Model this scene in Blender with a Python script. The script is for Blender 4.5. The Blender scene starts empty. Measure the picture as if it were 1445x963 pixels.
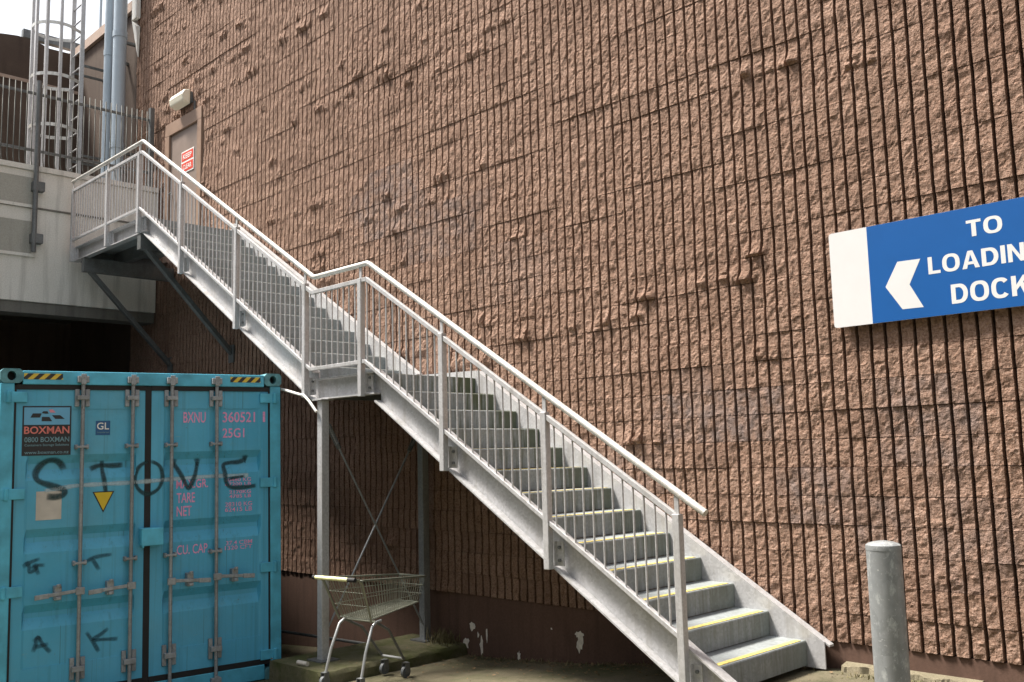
import bpy, bmesh, math, random
import numpy as np
from mathutils import Matrix, Vector

random.seed(7)
RNG = np.random.default_rng(11)
scene = bpy.context.scene
COL = scene.collection

# ------------------------------------------------------------------ camera
cam_d = bpy.data.cameras.new("Camera")
cam = bpy.data.objects.new("Camera", cam_d)
COL.objects.link(cam)
AX = np.array([0.702, -0.102, -0.705]); AY = np.array([0.712, 0.067, 0.699])
AX /= np.linalg.norm(AX); AY -= AX * (AX @ AY); AY /= np.linalg.norm(AY); AZ = np.cross(AX, AY)
RW = np.stack([AX, AY, AZ])                       # camera (right, down, forward) -> world
CAM = np.array([0.0, -6.353, 1.336])
right, down, fwd = RW[:, 0], RW[:, 1], RW[:, 2]
M = Matrix.Identity(4)
for i in range(3):
    M[i][0] = right[i]; M[i][1] = -down[i]; M[i][2] = -fwd[i]; M[i][3] = CAM[i]
cam.matrix_world = M
cam_d.sensor_width = 36.0
cam_d.lens = 33.386
cam_d.clip_start = 0.05
cam_d.clip_end = 3000
scene.camera = cam

# ------------------------------------------------------------------ light
SUN_EL, SUN_AZ = math.radians(61), math.radians(236)     # azimuth: direction (sin, cos) of the sun seen from the place
world = bpy.data.worlds.new("World"); scene.world = world; world.use_nodes = True
wn = world.node_tree.nodes; wl = world.node_tree.links; wn.clear()
sky = wn.new("ShaderNodeTexSky"); sky.sky_type = 'NISHITA'; sky.sun_disc = False
sky.sun_elevation = SUN_EL; sky.sun_rotation = SUN_AZ
sky.air_density = 1.0; sky.dust_density = 3.0; sky.ozone_density = 1.0
hs = wn.new("ShaderNodeHueSaturation"); hs.inputs["Saturation"].default_value = 0.22
bg = wn.new("ShaderNodeBackground"); bg.inputs["Strength"].default_value = 0.125
wo = wn.new("ShaderNodeOutputWorld")
wl.new(sky.outputs[0], hs.inputs["Color"]); wl.new(hs.outputs[0], bg.inputs["Color"]); wl.new(bg.outputs[0], wo.inputs["Surface"])
sun_d = bpy.data.lights.new("Sun", 'SUN'); sun_d.energy = 5.0; sun_d.angle = math.radians(12); sun_d.color = (1.0, 0.93, 0.83)
sun = bpy.data.objects.new("Sun", sun_d); COL.objects.link(sun)
sv = Vector((math.sin(SUN_AZ) * math.cos(SUN_EL), math.cos(SUN_AZ) * math.cos(SUN_EL), math.sin(SUN_EL)))
sun.rotation_euler = sv.to_track_quat('Z', 'Y').to_euler()
sun.location = (-4, -9, 14)
scene.view_settings.view_transform = 'Standard'
scene.view_settings.look = 'None'
scene.view_settings.exposure = 1.12
scene.view_settings.gamma = 1.0
scene.view_settings.use_curve_mapping = False

# ------------------------------------------------------------------ materials
def new_mat(name):
    m = bpy.data.materials.new(name); m.use_nodes = True
    nt = m.node_tree; b = nt.nodes["Principled BSDF"]
    return m, nt, nt.nodes, nt.links, b

def noise(N, L, vec, scale, detail=4.0, rough=0.55, dist=0.0):
    n = N.new("ShaderNodeTexNoise"); n.inputs["Scale"].default_value = scale
    n.inputs["Detail"].default_value = detail; n.inputs["Roughness"].default_value = rough; n.inputs["Distortion"].default_value = dist
    L.new(vec, n.inputs["Vector"]); return n.outputs["Fac"]

def ramp(N, L, fac, stops):
    r = N.new("ShaderNodeValToRGB"); e = r.color_ramp.elements
    while len(e) < len(stops): e.new(0.5)
    for el, (p, c) in zip(e, stops):
        el.position = p; el.color = (c, c, c, 1) if not hasattr(c, '__len__') else (c[0], c[1], c[2], 1)
    L.new(fac, r.inputs[0]); return r.outputs[0]

def mix(N, L, fac, a, b, mode='MIX'):
    m = N.new("ShaderNodeMix"); m.data_type = 'RGBA'; m.blend_type = mode
    if isinstance(fac, (int, float)): m.inputs[0].default_value = fac
    else: L.new(fac, m.inputs[0])
    for sock, val in ((m.inputs[6], a), (m.inputs[7], b)):
        if hasattr(val, 'links'): L.new(val, sock)
        else: sock.default_value = (val[0], val[1], val[2], 1)
    return m.outputs[2]

def math_n(N, L, op, a, b=None):
    n = N.new("ShaderNodeMath"); n.operation = op
    for i, v in enumerate((a, b)):
        if v is None: continue
        if hasattr(v, 'links'): L.new(v, n.inputs[i])
        else: n.inputs[i].default_value = v
    return n.outputs[0]

def bump(N, L, b, h, strength, dist=0.01):
    n = N.new("ShaderNodeBump"); n.inputs["Strength"].default_value = strength; n.inputs["Distance"].default_value = dist
    L.new(h, n.inputs["Height"]); L.new(n.outputs[0], b.inputs["Normal"])

def worldpos(N):
    return N.new("ShaderNodeNewGeometry").outputs["Position"]

def mapping(N, L, vec, scale):
    m = N.new("ShaderNodeMapping"); m.inputs["Scale"].default_value = scale; L.new(vec, m.inputs["Vector"]); return m.outputs[0]

def plain(name, col, rough=0.6, metal=0.0, var=0.12, scale=9.0, bmp=0.0, spec=0.5):
    m, nt, N, L, b = new_mat(name)
    p = worldpos(N); f = noise(N, L, p, scale, 5)
    c = mix(N, L, ramp(N, L, f, [(0.3, 0.0), (0.7, 1.0)]), [x * (1 - var) for x in col], [min(1, x * (1 + var)) for x in col])
    L.new(c, b.inputs["Base Color"]); b.inputs["Roughness"].default_value = rough; b.inputs["Metallic"].default_value = metal
    b.inputs["Specular IOR Level"].default_value = spec
    if bmp: bump(N, L, b, noise(N, L, p, scale * 12, 4), bmp, 0.004)
    return m

def m_block():
    m, nt, N, L, b = new_mat("split_face_block")
    p = worldpos(N)
    at = N.new("ShaderNodeAttribute"); at.attribute_name = "tone"
    sep = N.new("ShaderNodeSeparateColor"); L.new(at.outputs["Color"], sep.inputs[0])
    big = noise(N, L, p, 0.55, 4); mid = noise(N, L, p, 9, 5); fine = noise(N, L, p, 62, 5, 0.75)
    c = mix(N, L, ramp(N, L, big, [(0.32, 0), (0.68, 1)]), (0.268, 0.163, 0.117), (0.336, 0.214, 0.160))
    c = mix(N, L, ramp(N, L, mid, [(0.35, 0), (0.7, 1)]), c, (0.212, 0.124, 0.083))
    c = mix(N, L, math_n(N, L, 'MULTIPLY', ramp(N, L, fine, [(0.45, 0), (0.62, 1)]), 0.7), c, (0.455, 0.322, 0.258))  # micro-highlights painted into the colour on the grain's high spots
    c = mix(N, L, math_n(N, L, 'MULTIPLY', ramp(N, L, fine, [(0.34, 1), (0.45, 0)]), 0.8), c, (0.085, 0.050, 0.036))  # micro-shade painted into the colour in the grain's low spots
    c = mix(N, L, ramp(N, L, noise(N, L, mapping(N, L, p, (3.2, 3.2, 0.22)), 1.0, 5), [(0.52, 0), (0.74, 0.45)]), c, (0.15, 0.092, 0.064))
    c = mix(N, L, sep.outputs[0], c, (0.190, 0.115, 0.082))
    c = mix(N, L, math_n(N, L, 'MULTIPLY', sep.outputs[1], ramp(N, L, mid, [(0.38, 0.1), (0.62, 1)])), c, (0.200, 0.160, 0.152))
    L.new(c, b.inputs["Base Color"]); b.inputs["Roughness"].default_value = 0.95; b.inputs["Specular IOR Level"].default_value = 0.25
    h = math_n(N, L, 'ADD', noise(N, L, p, 45, 5, 0.6), math_n(N, L, 'MULTIPLY', fine, 0.5))
    bump(N, L, b, h, 1.0, 0.022)
    return m

def m_galv(name, base, dark, rough=0.5, metal=0.35, stain=None, spangle=60):
    m, nt, N, L, b = new_mat(name)
    p = worldpos(N)
    v = N.new("ShaderNodeTexVoronoi"); v.inputs["Scale"].default_value = spangle; L.new(p, v.inputs["Vector"])
    sp = N.new("ShaderNodeSeparateColor"); L.new(v.outputs["Color"], sp.inputs[0])
    c = mix(N, L, math_n(N, L, 'MULTIPLY', sp.outputs[0], 0.8), base, [x * 0.72 for x in base])
    f = noise(N, L, p, 5, 6, 0.65)
    c = mix(N, L, ramp(N, L, f, [(0.46, 0), (0.72, 0.8)]), c, dark)
    g = noise(N, L, mapping(N, L, p, (14, 14, 1.6)), 1.0, 5)
    c = mix(N, L, ramp(N, L, g, [(0.50, 0), (0.72, 0.55)]), c, [x * .55 for x in (base[0] * 1.05, base[1], base[2] * .9)])
    if stain: c = stain(N, L, p, c)
    L.new(c, b.inputs["Base Color"]); b.inputs["Metallic"].default_value = metal
    L.new(ramp(N, L, f, [(0.3, rough - 0.1), (0.7, rough + 0.15)]), b.inputs["Roughness"])
    bump(N, L, b, noise(N, L, p, 140, 3), 0.12, 0.003)
    return m

def stain_tread(N, L, p, c):
    sx = N.new("ShaderNodeSeparateXYZ"); L.new(p, sx.inputs[0])
    f = noise(N, L, mapping(N, L, p, (18, 30, 3)), 1.0, 5)
    near = N.new("ShaderNodeMapRange"); near.inputs[1].default_value = -0.60; near.inputs[2].default_value = -0.14
    L.new(sx.outputs[1], near.inputs[0])
    zz = N.new("ShaderNodeMapRange"); zz.inputs[1].default_value = 0.0; zz.inputs[2].default_value = 2.0; zz.inputs[3].default_value = 0.35; zz.inputs[4].default_value = 1.0
    L.new(sx.outputs[2], zz.inputs[0])
    k = math_n(N, L, 'MULTIPLY', ramp(N, L, math_n(N, L, 'ADD', f, math_n(N, L, 'MULTIPLY', near.outputs[0], 0.32)), [(0.50, 0), (0.72, 0.95)]), zz.outputs[0])
    gm = N.new("ShaderNodeNewGeometry"); sn = N.new("ShaderNodeSeparateXYZ"); L.new(gm.outputs["True Normal"], sn.inputs[0])
    k = math_n(N, L, 'MULTIPLY', k, ramp(N, L, sn.outputs[0], [(0.3, 0.25), (0.6, 1)]))
    lo = N.new("ShaderNodeMapRange"); lo.inputs[1].default_value = -7.6; lo.inputs[2].default_value = -6.8; lo.inputs[3].default_value = 0.12
    L.new(sx.outputs[0], lo.inputs[0]); k = math_n(N, L, 'MULTIPLY', k, lo.outputs[0])
    return mix(N, L, k, c, (0.060, 0.075, 0.030))

def stain_rust(N, L, p, c):
    return mix(N, L, ramp(N, L, noise(N, L, p, 22, 6, 0.7), [(0.60, 0), (0.70, 0.7)]), c, (0.13, 0.075, 0.045))

def stain_boll(N, L, p, c):
    f = noise(N, L, mapping(N, L, p, (1, 1, 0.55)), 17, 6, 0.7)
    c = mix(N, L, ramp(N, L, f, [(0.54, 0), (0.66, 0.75)]), c, (0.46, 0.48, 0.48))
    g = noise(N, L, p, 55, 4, 0.7)
    return mix(N, L, ramp(N, L, g, [(0.62, 0), (0.70, 0.7)]), c, (0.55, 0.56, 0.55))

def m_concrete(name, a, bcol, moss=None, mosscov=0.5, bm=0.4, streak=True, mscale=1.6):
    m, nt, N, L, b = new_mat(name)
    p = worldpos(N)
    c = mix(N, L, ramp(N, L, noise(N, L, p, 1.3, 6, 0.6), [(0.35, 0), (0.66, 1)]), a, bcol)
    c = mix(N, L, math_n(N, L, 'MULTIPLY', ramp(N, L, noise(N, L, p, 60, 4, 0.7), [(0.4, 0), (0.65, 1)]), 0.35), c, [x * 0.55 for x in a])
    if streak:
        c = mix(N, L, ramp(N, L, noise(N, L, mapping(N, L, p, (9, 9, 0.7)), 1.0, 5), [(0.50, 0), (0.74, 0.55)]), c, [x * 0.45 for x in a])
    if moss:
        f = noise(N, L, p, mscale, 7, 0.68)
        c = mix(N, L, ramp(N, L, f, [(mosscov - 0.09, 0), (mosscov + 0.1, 0.9)]), c, moss)
        c = mix(N, L, ramp(N, L, noise(N, L, p, mscale * 9, 5), [(0.55, 0), (0.72, 0.5)]), c, [x * 0.55 for x in moss])
    L.new(c, b.inputs["Base Color"]); b.inputs["Roughness"].default_value = 0.9; b.inputs["Specular IOR Level"].default_value = 0.3
    bump(N, L, b, math_n(N, L, 'ADD', noise(N, L, p, 25, 6), noise(N, L, p, 160, 3)), bm, 0.008)
    return m

def m_container():
    m, nt, N, L, b = new_mat("container_paint")
    tc = N.new("ShaderNodeTexCoord"); p = worldpos(N)
    c = mix(N, L, ramp(N, L, noise(N, L, p, 1.1, 5), [(0.35, 0), (0.68, 1)]), (0.066, 0.380, 0.590), (0.098, 0.455, 0.685))
    c = mix(N, L, ramp(N, L, noise(N, L, mapping(N, L, p, (26, 26, 0.5)), 1.0, 6), [(0.54, 0), (0.78, 0.45)]), c, (0.030, 0.145, 0.19))
    c = mix(N, L, ramp(N, L, noise(N, L, p, 7, 6, 0.7), [(0.62, 0), (0.80, 0.55)]), c, (0.14, 0.33, 0.39))
    c = mix(N, L, ramp(N, L, noise(N, L, mapping(N, L, p, (75, 75, 0.35)), 1.0, 3), [(0.66, 0), (0.71, 0.55)]), c, (0.02, 0.085, 0.11))
    c = mix(N, L, ramp(N, L, noise(N, L, mapping(N, L, p, (9, 9, 42)), 1.0, 4), [(0.70, 0), (0.75, 0.45)]), c, (0.25, 0.42, 0.47))
    c = mix(N, L, ramp(N, L, noise(N, L, p, 0.9, 6, 0.7), [(0.48, 0), (0.70, 0.35)]), c, (0.12, 0.30, 0.36))
    c = mix(N, L, ramp(N, L, noise(N, L, p, 16, 7, 0.75), [(0.665, 0), (0.70, 0.85)]), c, (0.11, 0.055, 0.03))
    L.new(c, b.inputs["Base Color"]); L.new(ramp(N, L, noise(N, L, p, 6, 6, 0.7), [(0.3, 0.35), (0.7, 0.62)]), b.inputs["Roughness"])
    bump(N, L, b, noise(N, L, p, 4, 4), 0.25, 0.03)
    return m

def m_spray(name, col, opac, alpha_attr="cover"):
    m, nt, N, L, b = new_mat(name)
    p = worldpos(N)
    at = N.new("ShaderNodeAttribute"); at.attribute_name = alpha_attr
    f = noise(N, L, p, 60, 4)
    k = math_n(N, L, 'MULTIPLY', at.outputs["Fac"], math_n(N, L, 'ADD', math_n(N, L, 'MULTIPLY', f, 0.5), opac - 0.25))
    b.inputs["Base Color"].default_value = (*col, 1); b.inputs["Roughness"].default_value = 0.55
    L.new(k, b.inputs["Alpha"])
    return m

def m_text(name, col, wear=0.45, rough=0.6):
    m, nt, N, L, b = new_mat(name)
    p = worldpos(N); f = noise(N, L, p, 38, 5, 0.7)
    b.inputs["Base Color"].default_value = (*col, 1); b.inputs["Roughness"].default_value = rough
    L.new(ramp(N, L, f, [(0.30, 1 - wear), (0.48, 1.0)]), b.inputs["Alpha"])
    return m

def m_hazard():
    m, nt, N, L, b = new_mat("hazard_tape")
    tc = N.new("ShaderNodeTexCoord"); sx = N.new("ShaderNodeSeparateXYZ"); L.new(tc.outputs["Object"], sx.inputs[0])
    d = math_n(N, L, 'SUBTRACT', sx.outputs[0], math_n(N, L, 'MULTIPLY', sx.outputs[2], 1.0))
    fr = math_n(N, L, 'FRACT', math_n(N, L, 'ADD', math_n(N, L, 'MULTIPLY', d, 11.5), 5.15))
    c = mix(N, L, math_n(N, L, 'GREATER_THAN', fr, 0.5), (0.70, 0.50, 0.05), (0.02, 0.02, 0.02))
    L.new(c, b.inputs["Base Color"]); b.inputs["Roughness"].default_value = 0.5
    return m

def m_shopfloor():
    return None

MAT = dict(
    block=m_block(),
    galv=m_galv("galvanised_steel", (0.56, 0.56, 0.575), (0.45, 0.45, 0.465)),
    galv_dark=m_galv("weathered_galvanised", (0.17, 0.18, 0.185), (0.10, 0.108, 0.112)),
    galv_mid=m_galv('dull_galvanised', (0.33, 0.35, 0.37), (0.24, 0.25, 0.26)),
    tread=m_galv("tread_plate", (0.295, 0.322, 0.335), (0.225, 0.25, 0.255), 0.65, 0.15, stain_tread),
    boll=m_galv("bollard_zinc", (0.27, 0.285, 0.295), (0.165, 0.178, 0.187), 0.5, 0.25, stain_boll, 22),
    hand=m_galv("handrail_tube", (0.68, 0.67, 0.64), (0.58, 0.57, 0.55), 0.35, 0.3),
    yellow=plain("nosing_yellow", (0.50, 0.40, 0.12), 0.75, 0, 0.4, 40),
    nosing_faded=plain("nosing_faded", (0.40, 0.385, 0.28), 0.7, 0, 0.25, 30),
    plinth=m_concrete("plinth_paint", (0.105, 0.062, 0.047), (0.135, 0.080, 0.060), bm=0.15),
    mortar=plain("mortar", (0.145, 0.088, 0.062), 0.95, 0, 0.2, 30),
    ground=m_concrete("ground_concrete", (0.110, 0.095, 0.062), (0.158, 0.136, 0.090), (0.055, 0.060, 0.024), 0.51, 0.6, False, 0.9),
    kerb=m_concrete("mossy_kerb", (0.13, 0.12, 0.075), (0.18, 0.16, 0.10), (0.062, 0.072, 0.020), 0.49, 0.7, False, 2.6),
    footing=m_concrete("footing_concrete", (0.17, 0.148, 0.10), (0.22, 0.19, 0.13), (0.12, 0.11, 0.06), 0.66, 0.6, False, 6),
    white_conc=m_concrete("white_concrete", (0.68, 0.66, 0.61), (0.76, 0.74, 0.70), bm=0.15),
    panel_conc=m_concrete("panel_concrete", (0.36, 0.355, 0.32), (0.42, 0.41, 0.37), bm=0.2),
    soffit=m_concrete("soffit_concrete", (0.16, 0.155, 0.14), (0.20, 0.19, 0.17), bm=0.2),
    darkbrown=m_concrete("dark_brown_cladding", (0.075, 0.052, 0.041), (0.105, 0.074, 0.057), bm=0.3),
    cap=plain("brown_coping", (0.34, 0.25, 0.20), 0.7),
    door=plain("door_paint", (0.235, 0.185, 0.16), 0.5, 0, 0.06),
    frame=plain("door_frame_paint", (0.27, 0.18, 0.132), 0.5, 0, 0.08),
    lamp=plain("lamp_diffuser", (0.80, 0.76, 0.63), 0.4, 0, 0.04),
    cont=m_container(),
    cont_roof=plain('dusty_container_roof', (0.17, 0.20, 0.21), 0.8, 0, 0.4, 3),
    cont_frame=plain("container_frame_paint", (0.085, 0.43, 0.61), 0.5, 0, 0.25, 5, 0.1),
    casting=plain("casting_paint", (0.09, 0.25, 0.29), 0.6, 0, 0.4, 14, 0.2),
    rubber=plain("black_rubber", (0.012, 0.012, 0.013), 0.7, 0, 0.2),
    rod=m_galv("lock_rod_zinc", (0.36, 0.385, 0.41), (0.20, 0.21, 0.22), 0.5, 0.35, stain_rust),
    hazard=m_hazard(),
    red=plain("red_print", (0.62, 0.06, 0.035), 0.5, 0, 0.05),
    white=plain("white_print", (0.80, 0.80, 0.78), 0.5, 0, 0.03),
    offwhite=plain("offwhite_sticker", (0.55, 0.51, 0.46), 0.7, 0, 0.12),
    black=plain("black_print", (0.015, 0.014, 0.016), 0.5, 0, 0.1),
    skyblue=plain("light_blue_print", (0.14, 0.42, 0.66), 0.5, 0, 0.04),
    salmon=plain("salmon_print", (0.70, 0.20, 0.17), 0.5, 0, 0.06),
    pinkdash=plain("pink_print", (0.72, 0.28, 0.36), 0.5, 0, 0.06),
    paleblue=plain("pale_blue_print", (0.16, 0.30, 0.36), 0.5, 0, 0.1),
    navy=plain("navy_print", (0.012, 0.10, 0.26), 0.5, 0, 0.05),
    stencil=m_text("pink_stencil", (0.82, 0.34, 0.58), 0.40),
    triangle=plain("yellow_triangle", (0.70, 0.50, 0.02), 0.5, 0, 0.06),
    spray=m_spray("teal_black_spray", (0.008, 0.045, 0.052), 0.80),
    spray_thin=m_spray("thin_teal_spray", (0.006, 0.05, 0.075), 0.58),
    chalk=m_spray("white_streak", (0.62, 0.74, 0.78), 0.55),
    signblue=plain("sign_blue", (0.008, 0.088, 0.31), 0.35, 0, 0.03),
    signwhite=plain("sign_white", (0.66, 0.66, 0.67), 0.35, 0, 0.02),
    pipe=plain("pipe_blue_grey", (0.36, 0.43, 0.50), 0.4, 0, 0.08, 3),
    chrome=plain("trolley_zinc", (0.22, 0.23, 0.19), 0.35, 0.4, 0.15),
    trolley_leg=plain("trolley_leg_zinc", (0.42, 0.43, 0.44), 0.3, 0.45, 0.1),
    grip=plain("trolley_grip", (0.74, 0.75, 0.42), 0.45, 0, 0.25, 30),
    tyre=plain("grey_tyre", (0.10, 0.11, 0.12), 0.6, 0, 0.2),
    pvc=plain("white_pvc", (0.72, 0.71, 0.68), 0.35, 0, 0.06),
    weed=plain("dry_weed", (0.15, 0.13, 0.06), 0.8, 0, 0.4, 40),
    litter=plain("dead_leaf", (0.17, 0.11, 0.055), 0.8, 0, 0.5, 60),
    fence=plain('fence_steel', (0.075, 0.078, 0.07), 0.7, 0.0, 0.2),
    cream_flake=plain("bare_patch", (0.66, 0.62, 0.55), 0.8, 0, 0.15, 30),
)

# ------------------------------------------------------------------ object helpers
MWD = {}
def empty(name, loc=(0, 0, 0), mat=None):
    o = bpy.data.objects.new(name, None); COL.objects.link(o); o.empty_display_size = 0.2
    m = Matrix.Translation(loc) if mat is None else mat
    o.matrix_basis = m; MWD[o.as_pointer()] = m.copy()
    return o

def tag(o, label, cat, group=None):
    o["label"] = label; o["category"] = cat
    if group: o["group"] = group
    return o

def place(name, data, loc, parent=None, mat=None):
    """loc in world coords when parent is given without mat; child frame keeps the parent's orientation"""
    o = bpy.data.objects.new(name, data); COL.objects.link(o)
    if parent is not None:
        o.parent = parent
        lm = mat if mat is not None else MWD[parent.as_pointer()].inverted() @ Matrix.Translation(loc)
    else:
        lm = Matrix.Translation(loc) if mat is None else mat
    o.matrix_basis = lm
    MWD[o.as_pointer()] = (MWD[parent.as_pointer()] @ lm) if parent is not None else lm.copy()
    return o

class MB:
    def __init__(s): s.v = []; s.f = []; s.attr = []
    def add(s, vs, fs):
        n = len(s.v); s.v.extend([tuple(map(float, p)) for p in vs]); s.f.extend([tuple(i + n for i in f) for f in fs]); return s
    def box(s, x0, x1, y0, y1, z0, z1):
        x0, x1 = min(x0, x1), max(x0, x1); y0, y1 = min(y0, y1), max(y0, y1); z0, z1 = min(z0, z1), max(z0, z1)
        return s.add([(x0, y0, z0), (x1, y0, z0), (x1, y1, z0), (x0, y1, z0), (x0, y0, z1), (x1, y0, z1), (x1, y1, z1), (x0, y1, z1)],
                     [(0, 3, 2, 1), (4, 5, 6, 7), (0, 1, 5, 4), (1, 2, 6, 5), (2, 3, 7, 6), (3, 0, 4, 7)])
    def prism(s, poly, axis, a, b):
        """poly: list of 2-D points; axis 'x','y','z' extruded from a to b"""
        def P(p, t):
            return {'x': (t, p[0], p[1]), 'y': (p[0], t, p[1]), 'z': (p[0], p[1], t)}[axis]
        n = len(poly); vs = [P(p, a) for p in poly] + [P(p, b) for p in poly]
        fs = [tuple(range(n)), tuple(range(2 * n - 1, n - 1, -1))] + [(i, i + n, (i + 1) % n + n, (i + 1) % n) for i in range(n)]
        return s.add(vs, fs)
    def tube(s, pts, r, n=10, caps=True):
        pts = [np.array(p, float) for p in pts]; rings = []
        m = len(pts); rr = r if hasattr(r, '__len__') else [r] * m
        prev = None
        for i, p in enumerate(pts):
            if i == 0: t = pts[1] - p
            elif i == m - 1: t = p - pts[i - 1]
            else:
                a = (p - pts[i - 1]); b = (pts[i + 1] - p); t = a / np.linalg.norm(a) + b / np.linalg.norm(b)
            t = t / np.linalg.norm(t)
            k = 1.0
            if 0 < i < m - 1:
                a = (p - pts[i - 1]); a /= np.linalg.norm(a); k = 1 / max(0.5, abs(a @ t))
            if prev is None:
                ref = np.array([0, 0, 1.0]) if abs(t[2]) < 0.9 else np.array([1.0, 0, 0])
                u = np.cross(t, ref)
            else: u = prev - t * (prev @ t)
            u /= np.linalg.norm(u); prev = u; w = np.cross(t, u)
            rings.append([p + rr[i] * (u * math.cos(2 * math.pi * j / n) + w * math.sin(2 * math.pi * j / n)) for j in range(n)])
        vs = [q for R_ in rings for q in R_]; fs = []
        for i in range(m - 1):
            for j in range(n):
                fs.append((i * n + j, i * n + (j + 1) % n, (i + 1) * n + (j + 1) % n, (i + 1) * n + j))
        if caps: fs += [tuple(range(n - 1, -1, -1)), tuple((m - 1) * n + j for j in range(n))]
        return s.add(vs, fs)
    def obox(s, c, ex, ey, ez):
        c, ex, ey, ez = (np.array(q, float) for q in (c, ex, ey, ez))
        vs = [c + a * ex + b * ey + d * ez for d in (-1, 1) for a, b in ((-1, -1), (1, -1), (1, 1), (-1, 1))]
        return s.add(vs, [(0, 3, 2, 1), (4, 5, 6, 7), (0, 1, 5, 4), (1, 2, 6, 5), (2, 3, 7, 6), (3, 0, 4, 7)])
    def mesh(s, name, mat, origin=None, smooth=False):
        v = np.array(s.v, float)
        o = (v.min(0) + v.max(0)) / 2 if origin is None else np.array(origin, float)
        me = bpy.data.meshes.new(name)
        me.from_pydata((v - o).tolist(), [], s.f); me.materials.append(mat)
        bm_ = bmesh.new(); bm_.from_mesh(me); bmesh.ops.recalc_face_normals(bm_, faces=bm_.faces); bm_.to_mesh(me); bm_.free()
        if smooth:
            me.polygons.foreach_set("use_smooth", [True] * len(me.polygons))
        me.update(); return me, tuple(o)
    def build(s, name, mat, parent=None, smooth=False, bevel=0.0, local=False):
        """vertices in world coordinates (or in the parent's frame when local)"""
        me, o = s.mesh(name, mat, smooth=smooth)
        if parent is not None and local: ob = place(name, me, None, parent, Matrix.Translation(o))
        else: ob = place(name, me, o, parent)
        if bevel:
            bv = ob.modifiers.new("Bevel", 'BEVEL'); bv.width = bevel; bv.segments = 2; bv.limit_method = 'ANGLE'; bv.angle_limit = math.radians(40)
        if smooth and not bevel:
            try: me.set_sharp_from_angle(angle=math.radians(40))
            except Exception: pass
        return ob

def struct(o):
    o["kind"] = "structure"; return o

_txt = {}
def text_mesh(body, bold=0.0, narrow=1.0):
    key = (body, bold)
    if key in _txt: return _txt[key]
    cu = bpy.data.curves.new("t", 'FONT'); cu.body = body; cu.size = 1.0; cu.offset = bold; cu.resolution_u = 3
    ob = bpy.data.objects.new("t", cu); COL.objects.link(ob)
    dg = bpy.context.evaluated_depsgraph_get(); dg.update()
    me = bpy.data.meshes.new_from_object(ob.evaluated_get(dg))
    v = np.array([tuple(q.co) for q in me.vertices]); f = [tuple(p.vertices) for p in me.polygons]
    bpy.data.objects.remove(ob); bpy.data.curves.remove(cu); bpy.data.meshes.remove(me)
    _txt[key] = (v, f); return v, f

def text_fit(body, x0, z0, x1, z1, bold=0.0):
    v, f = text_mesh(body, bold); lo = v.min(0); hi = v.max(0)
    return [(x0 + (p[0] - lo[0]) / (hi[0] - lo[0]) * (x1 - x0), z0 + (p[1] - lo[1]) / (hi[1] - lo[1]) * (z1 - z0)) for p in v], f

# ------------------------------------------------------------------ ground
GP = [(-400, -1.6), (-22, -1.6), (-14, -1.15), (-8.6, -0.74), (-7.2, -0.585), (-6.5, -0.545), (-5.57, -0.46), (-4.2, -0.28), (-3.3, -0.185), (-2.6, -0.165), (0, -0.165), (6, -0.16), (400, -0.16)]
def gz(x): return float(np.interp(x, [p[0] for p in GP], [p[1] for p in GP]))
mb = MB()
xs = sorted(set([p[0] for p in GP] + list(np.linspace(-14, -2.6, 60)))); ys = [-400, -40, -12, -6, -3, -1.5, 0.02, 400]
nx_, ny_ = len(xs), len(ys)
def gjit(x, y): return 0.006 * math.sin(x * 2.7 + y * 1.9) if -14 < x < -2.6 and -3.5 < y < 0 else 0.0
mb.add([(x, y, gz(x) + gjit(x, y)) for y in ys for x in xs],
       [(j * nx_ + i, j * nx_ + i + 1, (j + 1) * nx_ + i + 1, (j + 1) * nx_ + i) for j in range(ny_ - 1) for i in range(nx_ - 1)])
g_o = mb.build("ground", MAT['ground'], smooth=True); struct(g_o)

# ------------------------------------------------------------------ ribbed block wall
PITCH, COURSE = 0.1, 0.2
X_L, X_R, NC = -15.2, 2.0, 52
XOFF = 0.02
DOOR = (-13.98, -12.78, 4.40, 6.60)

def vhash(ix, iy, seed):
    h = (ix * 374761393 + iy * 668265263 + seed * 1442695041) & 0xFFFFFFFF
    h = ((h ^ (h >> 13)) * 1274126177) & 0xFFFFFFFF
    return ((h ^ (h >> 16)) & 0xFFFF) / 65535.0
def vnoise(x, y, seed):
    x = np.asarray(x, float); y = np.asarray(y, float)
    ix = np.floor(x).astype(np.int64); iy = np.floor(y).astype(np.int64); fx = x - ix; fy = y - iy
    fx = fx * fx * (3 - 2 * fx); fy = fy * fy * (3 - 2 * fy)
    a = vhash(ix, iy, seed); b = vhash(ix + 1, iy, seed); c = vhash(ix, iy + 1, seed); d = vhash(ix + 1, iy + 1, seed)
    return (a * (1 - fx) + b * fx) * (1 - fy) + (c * (1 - fx) + d * fx) * fy - 0.5

# lumps left where the face split badly: (course, x centre, half width, height, tilt)
LUMPS = {}
for c in range(NC):
    x = X_L
    while x < X_R:
        z = c * COURSE
        x += RNG.exponential(0.33)
        band = float(vnoise(x / 2.6, c * 0.83, 41)) + 0.6 * float(vnoise(x / 0.9, c * 1.7, 43))
        lim = (0.03 if x < -6 else 0.17) if z > 2.0 else (0.32 if z > 1.2 else 0.42)
        if x < -7 and z > 3.2: lim -= 0.06
        if band < lim: continue
        LUMPS.setdefault(c, []).append((x, RNG.uniform(0.04, 0.15), RNG.choice([RNG.uniform(0.007, 0.02), RNG.uniform(0.012, 0.038)]), RNG.uniform(0.012, 0.08)))

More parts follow.
